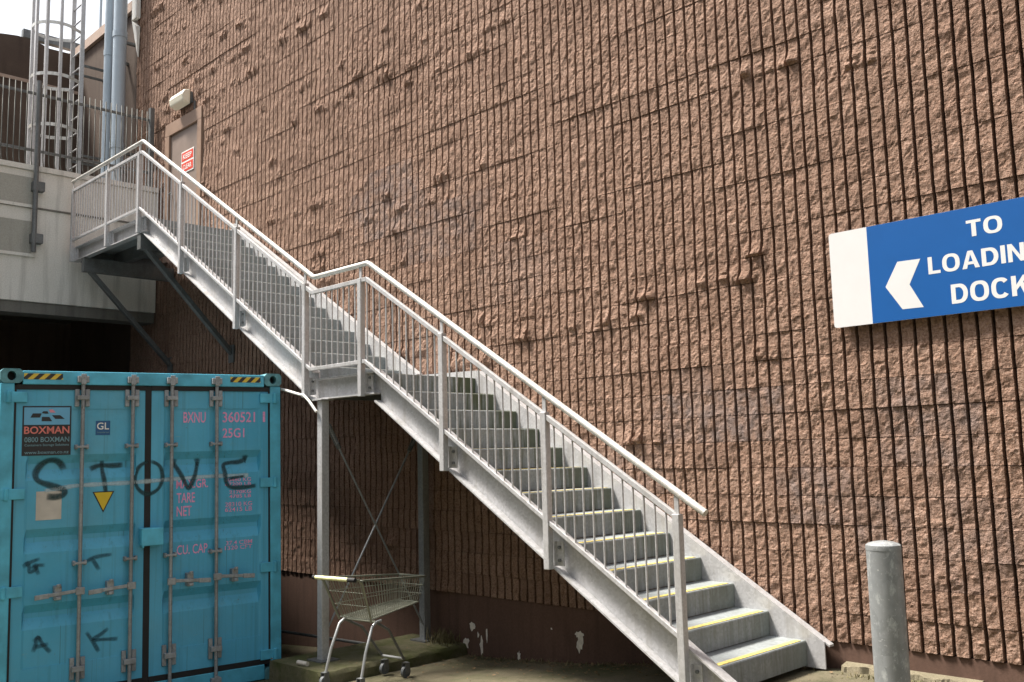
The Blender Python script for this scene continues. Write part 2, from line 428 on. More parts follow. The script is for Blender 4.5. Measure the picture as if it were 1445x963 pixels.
def face_y(x, z, course, blk_off):
    """outward relief (metres) of the split face"""
    zl = z - course * COURSE
    ph = np.abs(((x - XOFF) / PITCH) % 1.0 - 0.5) * 2          # 1 at the grooves
    ed = 1 - 0.65 * np.clip((ph - 0.45) / 0.3, 0, 1)
    d = 0.010 * vnoise(x / 0.17, z / 0.12, 3) + ed * (0.012 * vnoise(x / 0.050, z / 0.046, 5) + 0.009 * vnoise(x / 0.021, z / 0.020, 9)) + blk_off
    d = d + 0.017 * vnoise(x / 0.9, np.full_like(x, course * 7.31), 61)
    for (xc, hw, hh, zc) in LUMPS.get(course, ()):
        if abs(float(x.flat[0]) + 0.04 - xc) > hw + 0.09: continue
        if -3.3 < xc < -1.2 and 2.0 < z.flat[0] < 3.0: continue
        e = np.abs(x - xc) / hw
        k = np.clip((1 - e) * 2.2, 0, 1)
        up = np.where(zl > zc, np.clip(1 - (zl - zc) / 0.11, 0, 1), np.clip(1 - (zc - zl) / 0.035, 0, 1) ** 0.7)
        rag = 0.8 + 1.3 * vnoise(x / 0.03 + xc, z / 0.03, 17)
        d = np.minimum(d + hh * k * up * rag, 0.05)
    return d

FADE = [(-8.3, 4.15, 0.65, 0.45, 0.75), (-7.4, 3.75, 0.7, 0.35, 0.7), (-4.15, 1.62, 0.55, 0.26, 0.95), (-3.35, 1.05, 0.28, 0.26, 0.8), (-2.55, 1.45, 0.35, 0.35, 0.75),
        (-5.1, 1.15, 0.45, 0.25, 0.5), (-2.2, 0.7, 0.4, 0.3, 0.5), (-6.3, 3.1, 0.5, 0.3, 0.4), (-2.9, 0.75, 0.2, 0.25, 0.6)]
def block_geo(r0, nr, course, nx, nz, seedoff):
    """returns verts, quads and tone for nr ribs starting at rib index r0"""
    V = []; F = []; T = []; base = 0
    off = (vhash(np.int64(r0 + 9999), np.int64(course), 21) - 0.5) * (0.010 if vhash(np.int64(r0 + 4242), np.int64(course), 23) > 0.88 else 0.003)
    tone = float(vhash(np.int64(r0 + 777), np.int64(course), 33)) ** 2 * 0.45
    for r in range(r0, r0 + nr):
        xa, xb = r * PITCH + XOFF + 0.0120, (r + 1) * PITCH + XOFF - 0.0120
        za, zb = course * COURSE + 0.0019, (course + 1) * COURSE - 0.0019
        gx = np.linspace(xa, xb, nx + 1); gz_ = np.linspace(za, zb, nz + 1)
        XX, ZZ = np.meshgrid(gx, gz_)
        jx = 0.0016 * vnoise(ZZ / 0.03, np.full_like(ZZ, r * 3.1), 14)
        XX2 = XX + np.where((XX == gx[0]) | (XX == gx[-1]), jx * 1.6, jx)
        d = face_y(XX, ZZ, course, off)
        YY = -(d + 0.006)
        pts = np.stack([XX2, YY, ZZ], -1).reshape(-1, 3)
        n1 = nx + 1; n2 = nz + 1
        ring = [(0, i) for i in range(n1)] + [(j, nx) for j in range(1, n2)] + [(nz, i) for i in range(nx - 1, -1, -1)] + [(j, 0) for j in range(nz - 1, 0, -1)]
        rid = [j * n1 + i for j, i in ring]
        back = pts[rid].copy(); back[:, 1] = 0.095
        V.append(pts); V.append(back)
        for j in range(nz):
            for i in range(nx):
                a = base + j * n1 + i; F.append((a, a + 1, a + 1 + n1, a + n1))
        nb = base + len(pts); m_ = len(rid)
        for k in range(m_):
            k2 = (k + 1) % m_
            F.append((base + rid[k2], base + rid[k], nb + k, nb + k2))
        xc, zc = (xa + xb) / 2, (za + zb) / 2
        fd = 0.0
        for (fx, fz, sx, sz, am) in FADE:
            q = ((xc - fx) / sx) ** 2 + ((zc - fz) / sz) ** 2
            q += (float(vhash(np.int64(r + 500), np.int64(course), 55)) - 0.5) * 0.5 + (float(vhash(np.int64(r0 + 500), np.int64(course), 57)) - 0.5) * 0.7
            fd = max(fd, .8 * am * max(0.0, min(1.0, 1.5 - q)))
        tr = tone + float(vhash(np.int64(r + 50), np.int64(course), 71)) * 0.18
        T.append(np.tile([tr, fd, 0, 1], (len(pts) + m_, 1)))
        base = nb + m_
    return np.concatenate(V), F, np.concatenate(T)

def mesh_np(name, V, F, T, mat):
    me = bpy.data.meshes.new(name); Fa = np.array(F, np.int32)
    me.vertices.add(len(V)); me.vertices.foreach_set("co", np.asarray(V, np.float32).ravel())
    me.loops.add(Fa.size); me.loops.foreach_set("vertex_index", Fa.ravel())
    me.polygons.add(len(Fa)); me.polygons.foreach_set("loop_start", np.arange(0, Fa.size, 4, dtype=np.int32))
    me.polygons.foreach_set("use_smooth", np.zeros(len(Fa), dtype=bool))
    me.update(calc_edges=True)
    a = me.attributes.new("tone", 'FLOAT_COLOR', 'POINT'); a.data.foreach_set("color", np.asarray(T, np.float32).ravel())
    me.materials.append(mat); me.validate(); return me

def project(P):
    v = RW.T @ (np.array(P, float) - CAM)
    f = 33.386 / 36 * 1445
    return 722.5 + f * v[0] / v[2], 481.5 + f * v[1] / v[2], v[2]

wall = empty("ribbed_block_wall", (-7, 0, 0)); tag(wall, "tall brown ribbed split-face block wall behind the staircase", "wall")
R_L, R_R = int(math.floor(X_L / PITCH)), int(round(X_R / PITCH))
cand = []
for c in range(NC):
    st = R_L - (R_L % 4) + (0 if c % 2 == 0 else -2)
    for r0 in range(st, R_R, 4):
        a, b = max(r0, R_L), min(r0 + 4, R_R)
        if b <= a: continue
        xa, xb, za, zb = a * PITCH + XOFF, b * PITCH + XOFF, c * COURSE, (c + 1) * COURSE
        segs = [(a, b)]
        if zb > DOOR[2] + .01 and za < DOOR[3] - .01:
            segs = []
            left = min(b, int(round((DOOR[0] - XOFF) / PITCH))); right_ = max(a, int(round((DOOR[1] - XOFF) / PITCH)))
            if left > a: segs.append((a, left))
            if right_ < b: segs.append((right_, b))
        for (a2, b2) in segs:
            xc, zc = (a2 + b2) / 2 * PITCH + XOFF, (c + .5) * COURSE
            px, py, dep = project((xc, 0, zc))
            vis = dep > 0 and -15 < px < 1460 and -10 < py < 973
            hid = (px < 395 and py > 525) or (1190 < px < 1460 and 300 < py < 455)
            cand.append((a2, b2, c, xc, zc, px, py, dep, vis, hid))
def under_stair(xc, zc):
    n = 0.005 + (-3.45 - xc) * 0.174 / 0.281 if xc > -6.82 else (2.093 if xc > -7.7 else 2.093 + (-7.7 - xc) * 0.6036)
    return n - 0.35 < zc < n + 0.05
order = sorted([q for q in cand if q[8] and not q[9]], key=lambda q: -(q[1] - q[0]) / (q[7] ** 2))
own = set(id(q) for q in order[:300])
SV, SF, ST, sb = [], [], [], 0
first = True
for q in cand:
    a, b, c, xc, zc, px, py, dep, vis, hid = q
    if id(q) in own:
        V, F, T = block_geo(a, b - a, c, 6, 12, 0)
        o = np.array([xc, 0.0, zc]); me = mesh_np("block", V - o, F, T, MAT['block'])
        place("block", me, tuple(o), wall)
    else:
        if vis: nx, nz = (5, 9) if xc > -7.5 else ((4, 7) if xc > -11 else (3, 6))
        else: nx, nz = 2, 3
        V, F, T = block_geo(a, b - a, c, nx, nz, 0)
        SV.append(V); SF.append(np.array(F) + sb); ST.append(T); sb += len(V)
me = mesh_np("blockwork", np.concatenate(SV) - np.array([-7, 0, 0]), np.concatenate(SF), np.concatenate(ST), MAT['block'])
o = place("blockwork", me, (-7, 0, 0), wall); o["kind"] = "stuff"
# core of the wall behind the grooves, with the doorway left open
mb = MB()
mb.box(X_L - .02, DOOR[0], 0.088, 0.40, 0.0, 10.45); mb.box(DOOR[1], X_R, 0.088, 0.40, 0.0, 10.45)
mb.box(DOOR[0], DOOR[1], 0.088, 0.40, 0.0, DOOR[2]); mb.box(DOOR[0], DOOR[1], 0.088, 0.40, DOOR[3], 10.45)
mb.build("mortar_core", MAT['mortar'], wall)
pl = MB().box(X_L - 8, X_R, 0.012, 0.42, -1.7, -0.003).build("plinth", MAT['plinth'], wall)
MB().box(X_L, X_R, -0.03, 0.45, 10.45, 10.6).build("coping", MAT['cap'], wall)

def blob(cx, cz, rx, rz, n, seed, y):
    rg = random.Random(seed); k = [rg.uniform(0.55, 1.25) for _ in range(n)]
    return [(cx + rx * k[i] * math.cos(2 * math.pi * i / n), y, cz + rz * k[i] * math.sin(2 * math.pi * i / n)) for i in range(n)]
for i, (cx, cz, rx, rz) in enumerate([(-7.06, -0.30, .040, .045), (-7.15, -0.47, .045, .055), (-6.975, -0.375, .012, .03), (-6.93, -0.46, .026, .09), (-6.85, -0.36, .012, .09), (-5.665, -0.29, .040, .085), (-5.67, -.225, .05, .03), (-6.0, -.21, .012, .012), (-6.42, -.50, .02, .05)]):
    p = blob(cx, cz, rx, rz, 14, i, 0.010 - .0006 * i); mb = MB(); mb.add(p, [tuple(range(len(p)))])
    q = [(a, 0.0135, b) for a, _, b in p]; mb.add(q, [tuple(range(len(q)))])
    mb.build("paint_flake", MAT['cream_flake'], pl)
# broken concrete footing at the foot of the wall, right of the stairs
mb = MB(); n = 64; top = []; bot = []; fr_ = random.Random(5)
for i in range(n + 1):
    x = -3.22 + (0.90) * i / n
    w = 0.062 + 0.010 * math.sin(i * .31) + 0.010 * math.sin(i * .83) + fr_.uniform(-.006, .006)
    top.append((x, 0.011, -0.126)); top.append((x, -w, -0.136 - 0.006 * math.sin(i * .47) - fr_.uniform(0, .006))); bot.append((x, -w - 0.02 + 0.008 * math.sin(i * .7), -0.20))
vs = top + bot
fs = []
for i in range(n):
    fs.append((2 * i, 2 * i + 1, 2 * i + 3, 2 * i + 2)); k = 2 * (n + 1)
    fs.append((2 * i + 1, k + i, k + i + 1, 2 * i + 3))
fs.append((2 * n, 2 * n + 1, k + n)); fs.append((0, k, 1))
mb.add(vs, fs); mb.build("footing", MAT['footing'], pl, True)

# ------------------------------------------------------------------ unseen warehouse added behind the camera to shade under the stairs
ow = empty("added_shade_warehouse", (-6, -15.5, -.2)); tag(ow, "unseen grey warehouse added behind the camera to shade the stairs", "building")
MB().box(-44, 28, -27, -15.5, -1.8, 10.6).build("wall", MAT['soffit'], ow)
MB().box(-44.3, 28.3, -27.3, -15.2, 10.602, 11.0).build("roof", MAT['galv_dark'], ow)
for x in (-30, -20, -10, 0, 10): MB().box(x - 2, x + 2, -15.52, -15.45, -.6, 4.0).build("roller_door", MAT['panel_conc'], ow)

# ------------------------------------------------------------------ door, lamp, notice
dr = empty("fire_exit_door", (-13.38, 0, 4.47)); tag(dr, "brown steel exit door with red notice at the top landing", "door")
x0, x1 = DOOR[0] + .004, DOOR[1] - .004
mb = MB(); mb.box(x0, x0 + .13, -.03, .06, 4.40, 6.40).box(x1 - .13, x1, -.03, .06, 4.40, 6.40).box(x0, x1, -.03, .06, 6.402, 6.597)
fr = mb.build("frame", MAT['frame'], dr, bevel=.004)
lf = MB().box(x0 + .134, x1 - .134, .005, .05, 4.475, 6.396).build("leaf", MAT['door'], dr, bevel=.003)
MB().tube([(x0 + .20, -.06, 5.45), (x0 + .32, -.06, 5.45)], .011, 8).tube([(x0 + .20, .0, 5.45), (x0 + .20, -.065, 5.45)], .011, 8).build("handle", MAT['galv_dark'], lf, True)
nt_ = empty("warning_notice", (-13.25, 0.0, 5.88)); tag(nt_, "small red and white notice fixed to the brown door", "sign")
MB().box(-13.46, -13.06, -.004, .003, 5.70, 6.04).build("plate", MAT['white'], nt_)
for (za, zb, s) in ((5.885, 6.02, "KEEP"), (5.72, 5.855, "CLEAR")):
    pn = MB().box(-13.445, -13.075, -.0065, -.0042, za, zb).build("panel", MAT['red'], nt_)
    tv, tf = text_fit(s, -13.40, za + .03, -13.12, zb - .03, .015)
    MB().add([(a, -.0085, b) for a, b in tv], tf).build("lettering", MAT['white'], pn)
la = empty("bulkhead_lamp", (-13.33, 0, 6.80)); tag(la, "cream bulkhead lamp on the wall above the brown door", "lamp")
MB().box(-13.53, -13.10, -.05, .02, 6.74, 6.90).build("base", MAT['galv_dark'], la)
mb = MB(); mb.prism([(-.052, 6.70), (-.17, 6.74), (-.19, 6.83), (-.15, 6.91), (-.052, 6.93)], 'x', -13.54, -13.09); mb.build("diffuser", MAT['lamp'], la, bevel=.02)
MB().box(-13.05, -13.02, -.02, .02, 6.60, 6.74).build("conduit", MAT['galv_dark'], la)

# ------------------------------------------------------------------ sign
sg = empty("direction_sign", (-2.3, -.05, 2.18)); tag(sg, "blue and white sign with left arrow reading TO LOADING DOCK", "sign")
SX0, SXD, SX1, SZ0, SZ1 = -3.115, -2.835, -1.45, 2.172, 2.848
def rrect(x0, x1, z0, z1, r, n=5):
    P = []
    for cx, cz, a0 in ((x1 - r, z1 - r, 0), (x0 + r, z1 - r, 90), (x0 + r, z0 + r, 180), (x1 - r, z0 + r, 270)):
        for i in range(n + 1): P.append((cx + r * math.cos(math.radians(a0 + 90 * i / n)), cz + r * math.sin(math.radians(a0 + 90 * i / n))))
    return P
MB().prism(rrect(SX0, SX1, SZ0, SZ1, .022), 'y', -.058, -.054).build("board", MAT['signwhite'], sg)
MB().prism([(SXD, SZ0 + .001), (SX1 - .02, SZ0 + .001), (SX1 - .003, SZ0 + .02), (SX1 - .003, SZ1 - .02), (SX1 - .02, SZ1 - .001), (SXD, SZ1 - .001)], 'y', -.0605, -.0582).build("blue_field", MAT['signblue'], sg)
MB().prism([(-2.729, 2.410), (-2.637, 2.570), (-2.483, 2.566), (-2.566, 2.405), (-2.484, 2.242), (-2.625, 2.245)], 'y', -.0612, -.0606).build("arrow", MAT['signwhite'], sg)
def glyph(ch):
    """plain bold sans capitals, unit height; list of convex-ish polygons and the width"""
    t = .205
    def ring(w, a0, a1, n=30):
        P = []; k = 2.5
        for i in range(n):
            q = []
            for j in (i, i + 1):
                a = math.radians(a0 + (a1 - a0) * j / n); ca, sa = math.cos(a), math.sin(a)
                f = lambda e, m: math.copysign(abs(e) ** (2 / k), e) * m
                q.append(((w / 2 + f(ca, w / 2), .5 + f(sa, .515)), (w / 2 + f(ca, w / 2 - t), .5 + f(sa, .515 - t * .86))))
            P.append([q[0][0], q[1][0], q[1][1], q[0][1]])
        return P
    def bx(x0, x1, y0, y1): return [(x0, y0), (x1, y0), (x1, y1), (x0, y1)]
    if ch == 'T': return [bx(0, .66, 1 - t * .86, 1), bx(.33 - t / 2, .33 + t / 2, 0, 1 - t * .86)], .66
    if ch == 'L': return [bx(0, t, 0, 1), bx(t, .58, 0, t * .86)], .58
    if ch == 'I': return [bx(0, t, 0, 1)], t
    if ch == 'O': return ring(.82, 0, 360, 48), .82
    if ch == 'C': return ring(.78, 38, 322, 40), .76
    if ch == 'G': return ring(.80, 38, 318, 40) + [bx(.44, .80, .36, .53), bx(.80 - t * .8, .80, 0.0, .36)], .80
    if ch == 'D':
        P = [bx(0, t, 0, 1), bx(t, .34, 0, t * .86), bx(t, .34, 1 - t * .86, 1)]; n = 20
        for i in range(n):
            q = []
            for j in (i, i + 1):
                a = math.radians(-90 + 180 * j / n); q.append(((.34 + .41 * math.cos(a) ** .8 if math.cos(a) > 1e-6 else .34, .5 + .5 * math.sin(a)), (.34 + (.41 - t) * math.cos(a) if math.cos(a) > 1e-6 else .34, .5 + (.5 - t * .86) * math.sin(a))))
            P.append([q[0][0], q[1][0], q[1][1], q[0][1]])
        return P, .75
    if ch == 'N': return [bx(0, t * .95, 0, 1), bx(.72 - t * .95, .72, 0, 1), [(t * .95, 1), (t * .95, .66), (.72 - t * .95, 0), (.72 - t * .95, .34)]], .72
    if ch == 'A': return [[(0, 0), (t * 1.05, 0), (.40, .80), (.285, 1)], [(.80, 0), (.515, 1), (.40, .80), (.80 - t * 1.05, 0)], [(.285, 1), (.40, .80), (.515, 1)], bx(.25, .55, .22, .38)], .80
    if ch == 'K': return [bx(0, t, 0, 1), [(t, .28), (t, .55), (.50, 1), (.75, 1)], [(.33, .58), (.48, .70), (.78, 0), (.53, 0)]], .78
def word(s_, x0, z0, x1, z1):
    gap = .10; G = [glyph(c_) for c_ in s_]; tot = sum(g[1] for g in G) + gap * (len(G) - 1); k_ = (x1 - x0) / tot; x = x0; h_ = z1 - z0
    for P, w in G:
        mb = MB()
        for n_, poly in enumerate(P):
            yy = -.0611 - (.00015 * n_ if len(P) < 8 else (.0002 if n_ >= len(P) - 2 and s_[G.index((P, w))] == 'G' else 0))
            mb.add([(x + p[0] * k_, yy, z0 + p[1] * h_) for p in poly], [tuple(range(len(poly)))])
        mb.build("letter", MAT['signwhite'], sg); x += (w + gap) * k_
word("TO", -2.178, 2.655, -1.962, 2.762); word("LOADING", -2.436, 2.452, -1.728, 2.566); word("DOCK", -2.303, 2.238, -1.832, 2.364)
for x in (-2.95, -1.7):
    MB().box(x - .02, x + .02, -.0538, .04, SZ0 + .05, SZ1 - .05).build("batten", MAT['galv_dark'], sg)

# ------------------------------------------------------------------ bollard
bo = empty("steel_bollard", (-2.12, -1.7, -.17)); tag(bo, "mottled galvanised steel bollard with domed cap beside the stairs", "bollard")
BX, BY, BR, BT = -2.155, -1.63, 0.0835, 0.840
MB().tube([(BX, BY, -.30), (BX, BY, BT)], BR, 40, False).build("post", MAT['boll'], bo, True)
mb = MB(); prof = [(BR + .0012, BT - .018), (BR + .0014, BT + .0), (BR + .0004, BT + .007), (BR * .85, BT + .016), (BR * .55, BT + .023), (BR * .25, BT + .027), (.001, BT + .028)]
vs = []; fs = []; n = 40
for (r, z) in prof: vs += [(BX + r * math.cos(2 * math.pi * i / n), BY + r * math.sin(2 * math.pi * i / n), z) for i in range(n)]
for k in range(len(prof) - 1):
    for i in range(n): fs.append((k * n + i, k * n + (i + 1) % n, (k + 1) * n + (i + 1) % n, (k + 1) * n + i))
mb.add(vs, fs).build("cap", MAT['boll'], bo, True)
MB().tube([(BX, BY, -.32), (BX, BY, -.160)], .16, 24).build("base_collar", MAT['footing'], bo)

# ------------------------------------------------------------------ staircase
ST_ = empty("external_staircase", (-3.4, -.7, -.18)); tag(ST_, "galvanised steel two-flight staircase climbing the brown block wall", "staircase")
R1, G1, R2, G2 = .174, .281, 2.377 / 14, 3.938 / 14
XA0, ZA0 = -3.45, .005
XM0, XM1, ZM = XA0 - 12 * G1, -7.70, ZA0 + 12 * R1
XT, ZT = -11.638, ZM + 2.377
XE = -14.06
def nos(x):
    if x > XM0: return ZA0 + (XA0 - x) * R1 / G1
    if x > XM1: return ZM
    if x > XT: return ZM + (XM1 - x) * R2 / G2
    return ZT
YI, YF, YP0, YP1, YH = -1.262, -1.345, -1.400, -1.348, -1.375    # web, flange tip, post faces, handrail axis
YWALL = -.105
# treads: plate folded down into a riser, yellow strip on the nose
def tread_mesh(r, g):
    mb = MB(); a = .012
    prof = [(0.0, -r + .006), (0.0, -a), (-a * .35, -a * .35), (-a, 0.0), (-g - .012, 0.0), (-g - .012, -.006), (-a - .004, -.006), (-.006, -a - .004), (-.006, -r + .006)]
    mb.prism(prof, 'y', YI + .004, YWALL - .002); return mb.mesh("tread", MAT['tread'], (0, (YI + YWALL) / 2, 0))[0]
def strip_mesh(mat):
    return MB().box(-.060, -.014, YI + .03, YWALL - .05, .0012, .0035).mesh("nosing_strip", mat, (0, (YI + YWALL) / 2, 0))[0]
tmL, tmU = tread_mesh(R1, G1), tread_mesh(R2, G2)
smY, smF = strip_mesh(MAT['yellow']), strip_mesh(MAT['nosing_faded'])
for k in range(12):
    t = place("tread", tmL, (XA0 - k * G1, (YI + YWALL) / 2, ZA0 + k * R1), ST_)
    place("nosing_strip", smY if k < 9 else smF, (XA0 - k * G1, (YI + YWALL) / 2, ZA0 + k * R1), t)
for k in range(1, 14):
    t = place("tread", tmU, (XM1 - k * G2, (YI + YWALL) / 2, ZM + k * R2), ST_)
    place("nosing_strip", smF, (XM1 - k * G2, (YI + YWALL) / 2, ZM + k * R2), t)
# landings
def landing(xa, xb, z, r):
    mb = MB(); mb.box(xb, xa - .012, YI + .004, YWALL, z - .006, z); mb.box(xa - .012, xa, YI + .004, YWALL, z - r + .006, z - .002)
    return mb.build("landing_plate", MAT['tread'], ST_)
l1 = landing(XM0, XM1 - G2 - .01, ZM, R1); l2 = landing(XT, XE, ZT, R2)
MB().box(XM0 - .062, XM0 - .016, YI + .03, YWALL - .05, ZM + .001, ZM + .0035).build("nosing_strip", MAT['nosing_faded'], l1)
# channel stringers (section with flanges outward), as a sloping prism
def channel(xa, za, xb, zb, yweb, ydir, up, dn, name, t=.012, cut=None, tf=.014):
    """from (xa,za) to (xb,zb) measured on the nosing line; up/down vertical extents"""
    ex = np.array([xb - xa, 0, zb - za]); mb = MB(); sl = (zb - za) / (xb - xa) if abs(xb - xa) > 1e-6 else 0
    def quadbox(d0, d1, y0, y1):
        vs = []
        for x, z in ((xa, za), (xb, zb)):
            for y in (y0, y1):
                for d in (d0, d1): vs.append((x, y, z + d))
        return mb.add(vs, [(0, 1, 3, 2), (4, 6, 7, 5), (0, 4, 5, 1), (2, 3, 7, 6), (0, 2, 6, 4), (1, 5, 7, 3)])
    quadbox(-dn + tf + .0005, up - tf - .0005, yweb, yweb + ydir * t)
    quadbox(up - tf, up, yweb, yweb + ydir * .085); quadbox(-dn, -dn + tf, yweb, yweb + ydir * .085)
    return mb.build(name, MAT['galv'], ST_)
UP, DN = .052, .235
# outer (camera side) stringers
xb_ = -3.17; channel(xb_, nos(xb_), XM0 + .04, nos(XM0 + .04), YI, -1, UP, DN, "stringer")
channel(XM1 - .06, nos(XM1 - .06), XT + .0, ZT, YI, -1, UP, DN, "stringer")
channel(XM0 + .038, ZM, XM1 - .058, ZM, YI, -1, .012, .19, "edge_beam")
channel(XT - .002, ZT, XE, ZT, YI, -1, .005, .20, "edge_beam")
# wall side stringers: web faces the treads
def plate_str(xa, xb, name, up=.085, dn=.20):
    za, zb = nos(xa), nos(xb); mb = MB(); vs = []
    for x, z in ((xa, za), (xb, zb)):
        for y in (YWALL, YWALL + .012):
            for d in (-dn, up): vs.append((x, y, z + d))
    mb.add(vs, [(0, 1, 3, 2), (4, 6, 7, 5), (0, 4, 5, 1), (2, 3, 7, 6), (0, 2, 6, 4), (1, 5, 7, 3)])
    vs = []
    for x, z in ((xa, za), (xb, zb)):
        for y in (YWALL + .0125, YWALL + .075):
            for d in (up - .014, up): vs.append((x, y, z + d))
    mb.add(vs, [(0, 1, 3, 2), (4, 6, 7, 5), (0, 4, 5, 1), (2, 3, 7, 6), (0, 2, 6, 4), (1, 5, 7, 3)])
    return mb.build(name, MAT['galv'], ST_)
# foot of the wall stringer is cut plumb and level
def foot_str():
    xa, xb = -3.315, XM0 + .02; mb = MB(); t0, t1 = YWALL, YWALL + .012
    poly = [(xa, -.175), (xa, nos(xa) + .085), (xb, nos(xb) + .085), (xb, nos(xb) - .2), (-3.54, -.175)]
    mb.prism(poly, 'y', t0, t1)
    vs = []
    for x, z in ((xa + .03, nos(xa + .03)), (xb, nos(xb))):
        for y in (t1 + .0005, YWALL + .075):
            for d in (.071, .085): vs.append((x, y, z + d))
    mb.add(vs, [(0, 1, 3, 2), (4, 6, 7, 5), (0, 4, 5, 1), (2, 3, 7, 6), (0, 2, 6, 4), (1, 5, 7, 3)])
    return mb.build("stringer", MAT['galv'], ST_)
foot_str()
plate_str(XM0 + .018, XM1 - .02, "edge_beam", .085, .19)
plate_str(XM1 - .022, XT, "stringer", .10, .2)
plate_str(XT - .002, -12.6, "edge_beam", .03, .19)
# handrail, top rail, bottom rail
hr = [(-3.375, YH, nos(-3.375) + .998), (XM0 + .03, YH, ZM + .965), (XM0 - .01, YH, ZM + .984), (XM1 + .03, YH, ZM + .984), (XM1 - .01, YH, ZM + .993), (XT + .03, YH, ZT + .963), (XT - .01, YH, ZT + .982), (XE + .02, YH, ZT + .982)]
MB().tube(hr, .0245, 14).build("handrail", MAT['hand'], ST_, True)
def flatrail(pts, h, w, name):
    mb = MB()
    for (xa, za), (xb, zb) in zip(pts[:-1], pts[1:]):
        vs = []
        for x, z in ((xa, za), (xb, zb)):
            for y in (YH - w / 2, YH + w / 2):
                for d in (-h / 2, h / 2): vs.append((x, y, z + d))
        mb.add(vs, [(0, 1, 3, 2), (4, 6, 7, 5), (0, 4, 5, 1), (2, 3, 7, 6), (0, 2, 6, 4), (1, 5, 7, 3)])
    return mb.build(name, MAT['galv'], ST_, bevel=.003)
TR, BRL = .84, .098
flatrail([(-3.585, nos(-3.585) + TR), (XM0 - .02, ZM + TR)], .042, .034, "top_rail"); flatrail([(XM0 - .021, ZM + TR), (XM1 - .02, ZM + TR)], .038, .034, "top_rail")
flatrail([(XM1 - .021, ZM + TR), (XT - .02, ZT + TR)], .042, .034, "top_rail"); flatrail([(XT - .021, ZT + TR), (XE + .04, ZT + TR)], .038, .034, "top_rail")
flatrail([(-3.585, nos(-3.585) + BRL), (XM0 - .045, ZM + BRL + .005)], .036, .034, "bottom_rail"); flatrail([(XM0 - .046, ZM + BRL + .005), (XM1 - .045, ZM + BRL + .005)], .034, .034, "bottom_rail")
flatrail([(XM1 - .046, ZM + BRL + .005), (XT - .05, ZT + BRL + .01)], .036, .034, "bottom_rail"); flatrail([(XT - .051, ZT + BRL + .01), (XE + .04, ZT + BRL + .01)], .034, .034, "bottom_rail")
# posts with bolted cleats
posts = [-3.585, -4.705, -5.825, -6.935, -7.848, -9.20, -10.53, -11.735, -12.75, -14.0]
def post(x):
    z0 = nos(x) - (.25 if (x > XM0 or XT < x < XM1) else .205)
    if x > -3.7: z0 = gz(x)
    z1 = nos(x) + TR + .018
    p = MB().box(x - .026, x + .026, YP0, YP1, z0, z1).build("post", MAT['galv'], ST_, bevel=.004)
    MB().box(x - .016, x + .016, YH - .006, YH + .006, z1 - .03, nos(x) + .975).build("stub", MAT['galv'], p)
    c0 = nos(x + .045) - (.20 if (x > XM0 or XT < x < XM1) else .17)
    mb = MB().box(x + .0265, x + .098, YI - .062, YI - .052, c0, c0 + .17); mb.box(x + .0265, x + .036, YP1, YI - .0525, c0, c0 + .17)
    mb.build("cleat", MAT['galv'], p)
    if x > -9.5:
        for dz in (.04, .13):
            MB().tube([(x + .066, YI - .062, c0 + dz), (x + .066, YI - .078, c0 + dz)], .012, 6).build("bolt", MAT['galv_dark'], p)
for x in posts: post(x)
# balusters
def balusters(xa, xb, n, zoff0, zoff1):
    xs_ = np.linspace(xa, xb, n + 2)[1:-1]; L_ = zoff1 - zoff0
    me = MB().tube([(0, 0, -L_ / 2), (0, 0, L_ / 2)], .0072, 7, False).mesh("baluster", MAT['galv'], (0, 0, 0), True)[0]
    for x in xs_: place("baluster", me, (x, YH, nos(x) + (zoff0 + zoff1) / 2), ST_)
for a, b in zip(posts[:-1], posts[1:]):
    n = int(round(abs(b - a - .05) / .0935)) - 1
    if a > XM0 and b < XM0:                    # the landing corner post stands just past the bend
        balusters(a, b, n, BRL, TR)
    else: balusters(a, b, n, BRL, TR)
# columns under the half landing, cross bracing, base plates
for (yc, zt, zb) in ((-1.345, ZM - .19, -.47), (-.15, ZM - .19, -.47)):
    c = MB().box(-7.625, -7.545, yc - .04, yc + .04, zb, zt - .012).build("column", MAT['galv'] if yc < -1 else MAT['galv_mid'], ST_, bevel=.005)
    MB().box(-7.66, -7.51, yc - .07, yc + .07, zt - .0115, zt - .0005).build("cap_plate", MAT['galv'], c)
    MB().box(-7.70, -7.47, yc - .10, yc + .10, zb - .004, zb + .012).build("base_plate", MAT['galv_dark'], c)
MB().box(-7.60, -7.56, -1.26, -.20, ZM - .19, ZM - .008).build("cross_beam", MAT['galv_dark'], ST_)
for (ya, za, yb, zb) in ((-1.30, 1.66, -.19, -.30), (-.19, 1.62, -1.30, -.22)):
    d = .012 if ya < -1 else -.012; xx = -7.585 + d
    b = MB().tube([(xx, ya, za), (xx, yb, zb)], .0095, 8).build("brace_rod", MAT['galv_mid'], ST_, True)
    dv = np.array([0, yb - ya, zb - za]); dv /= np.linalg.norm(dv); s = np.array([xx, ya, za])
    nrm = np.array([0, -dv[2], dv[1]])
    MB().tube([s + nrm * .02 + dv * .02, s + nrm * .02 + dv * .22], .007, 6).tube([s - nrm * .02 + dv * .02, s - nrm * .02 + dv * .22], .007, 6).tube([s + dv * .0, s + dv * .04], .028, 8).tube([s + dv * .20, s + dv * .25], .022, 8).build("turnbuckle", MAT['galv_dark'], b, True)
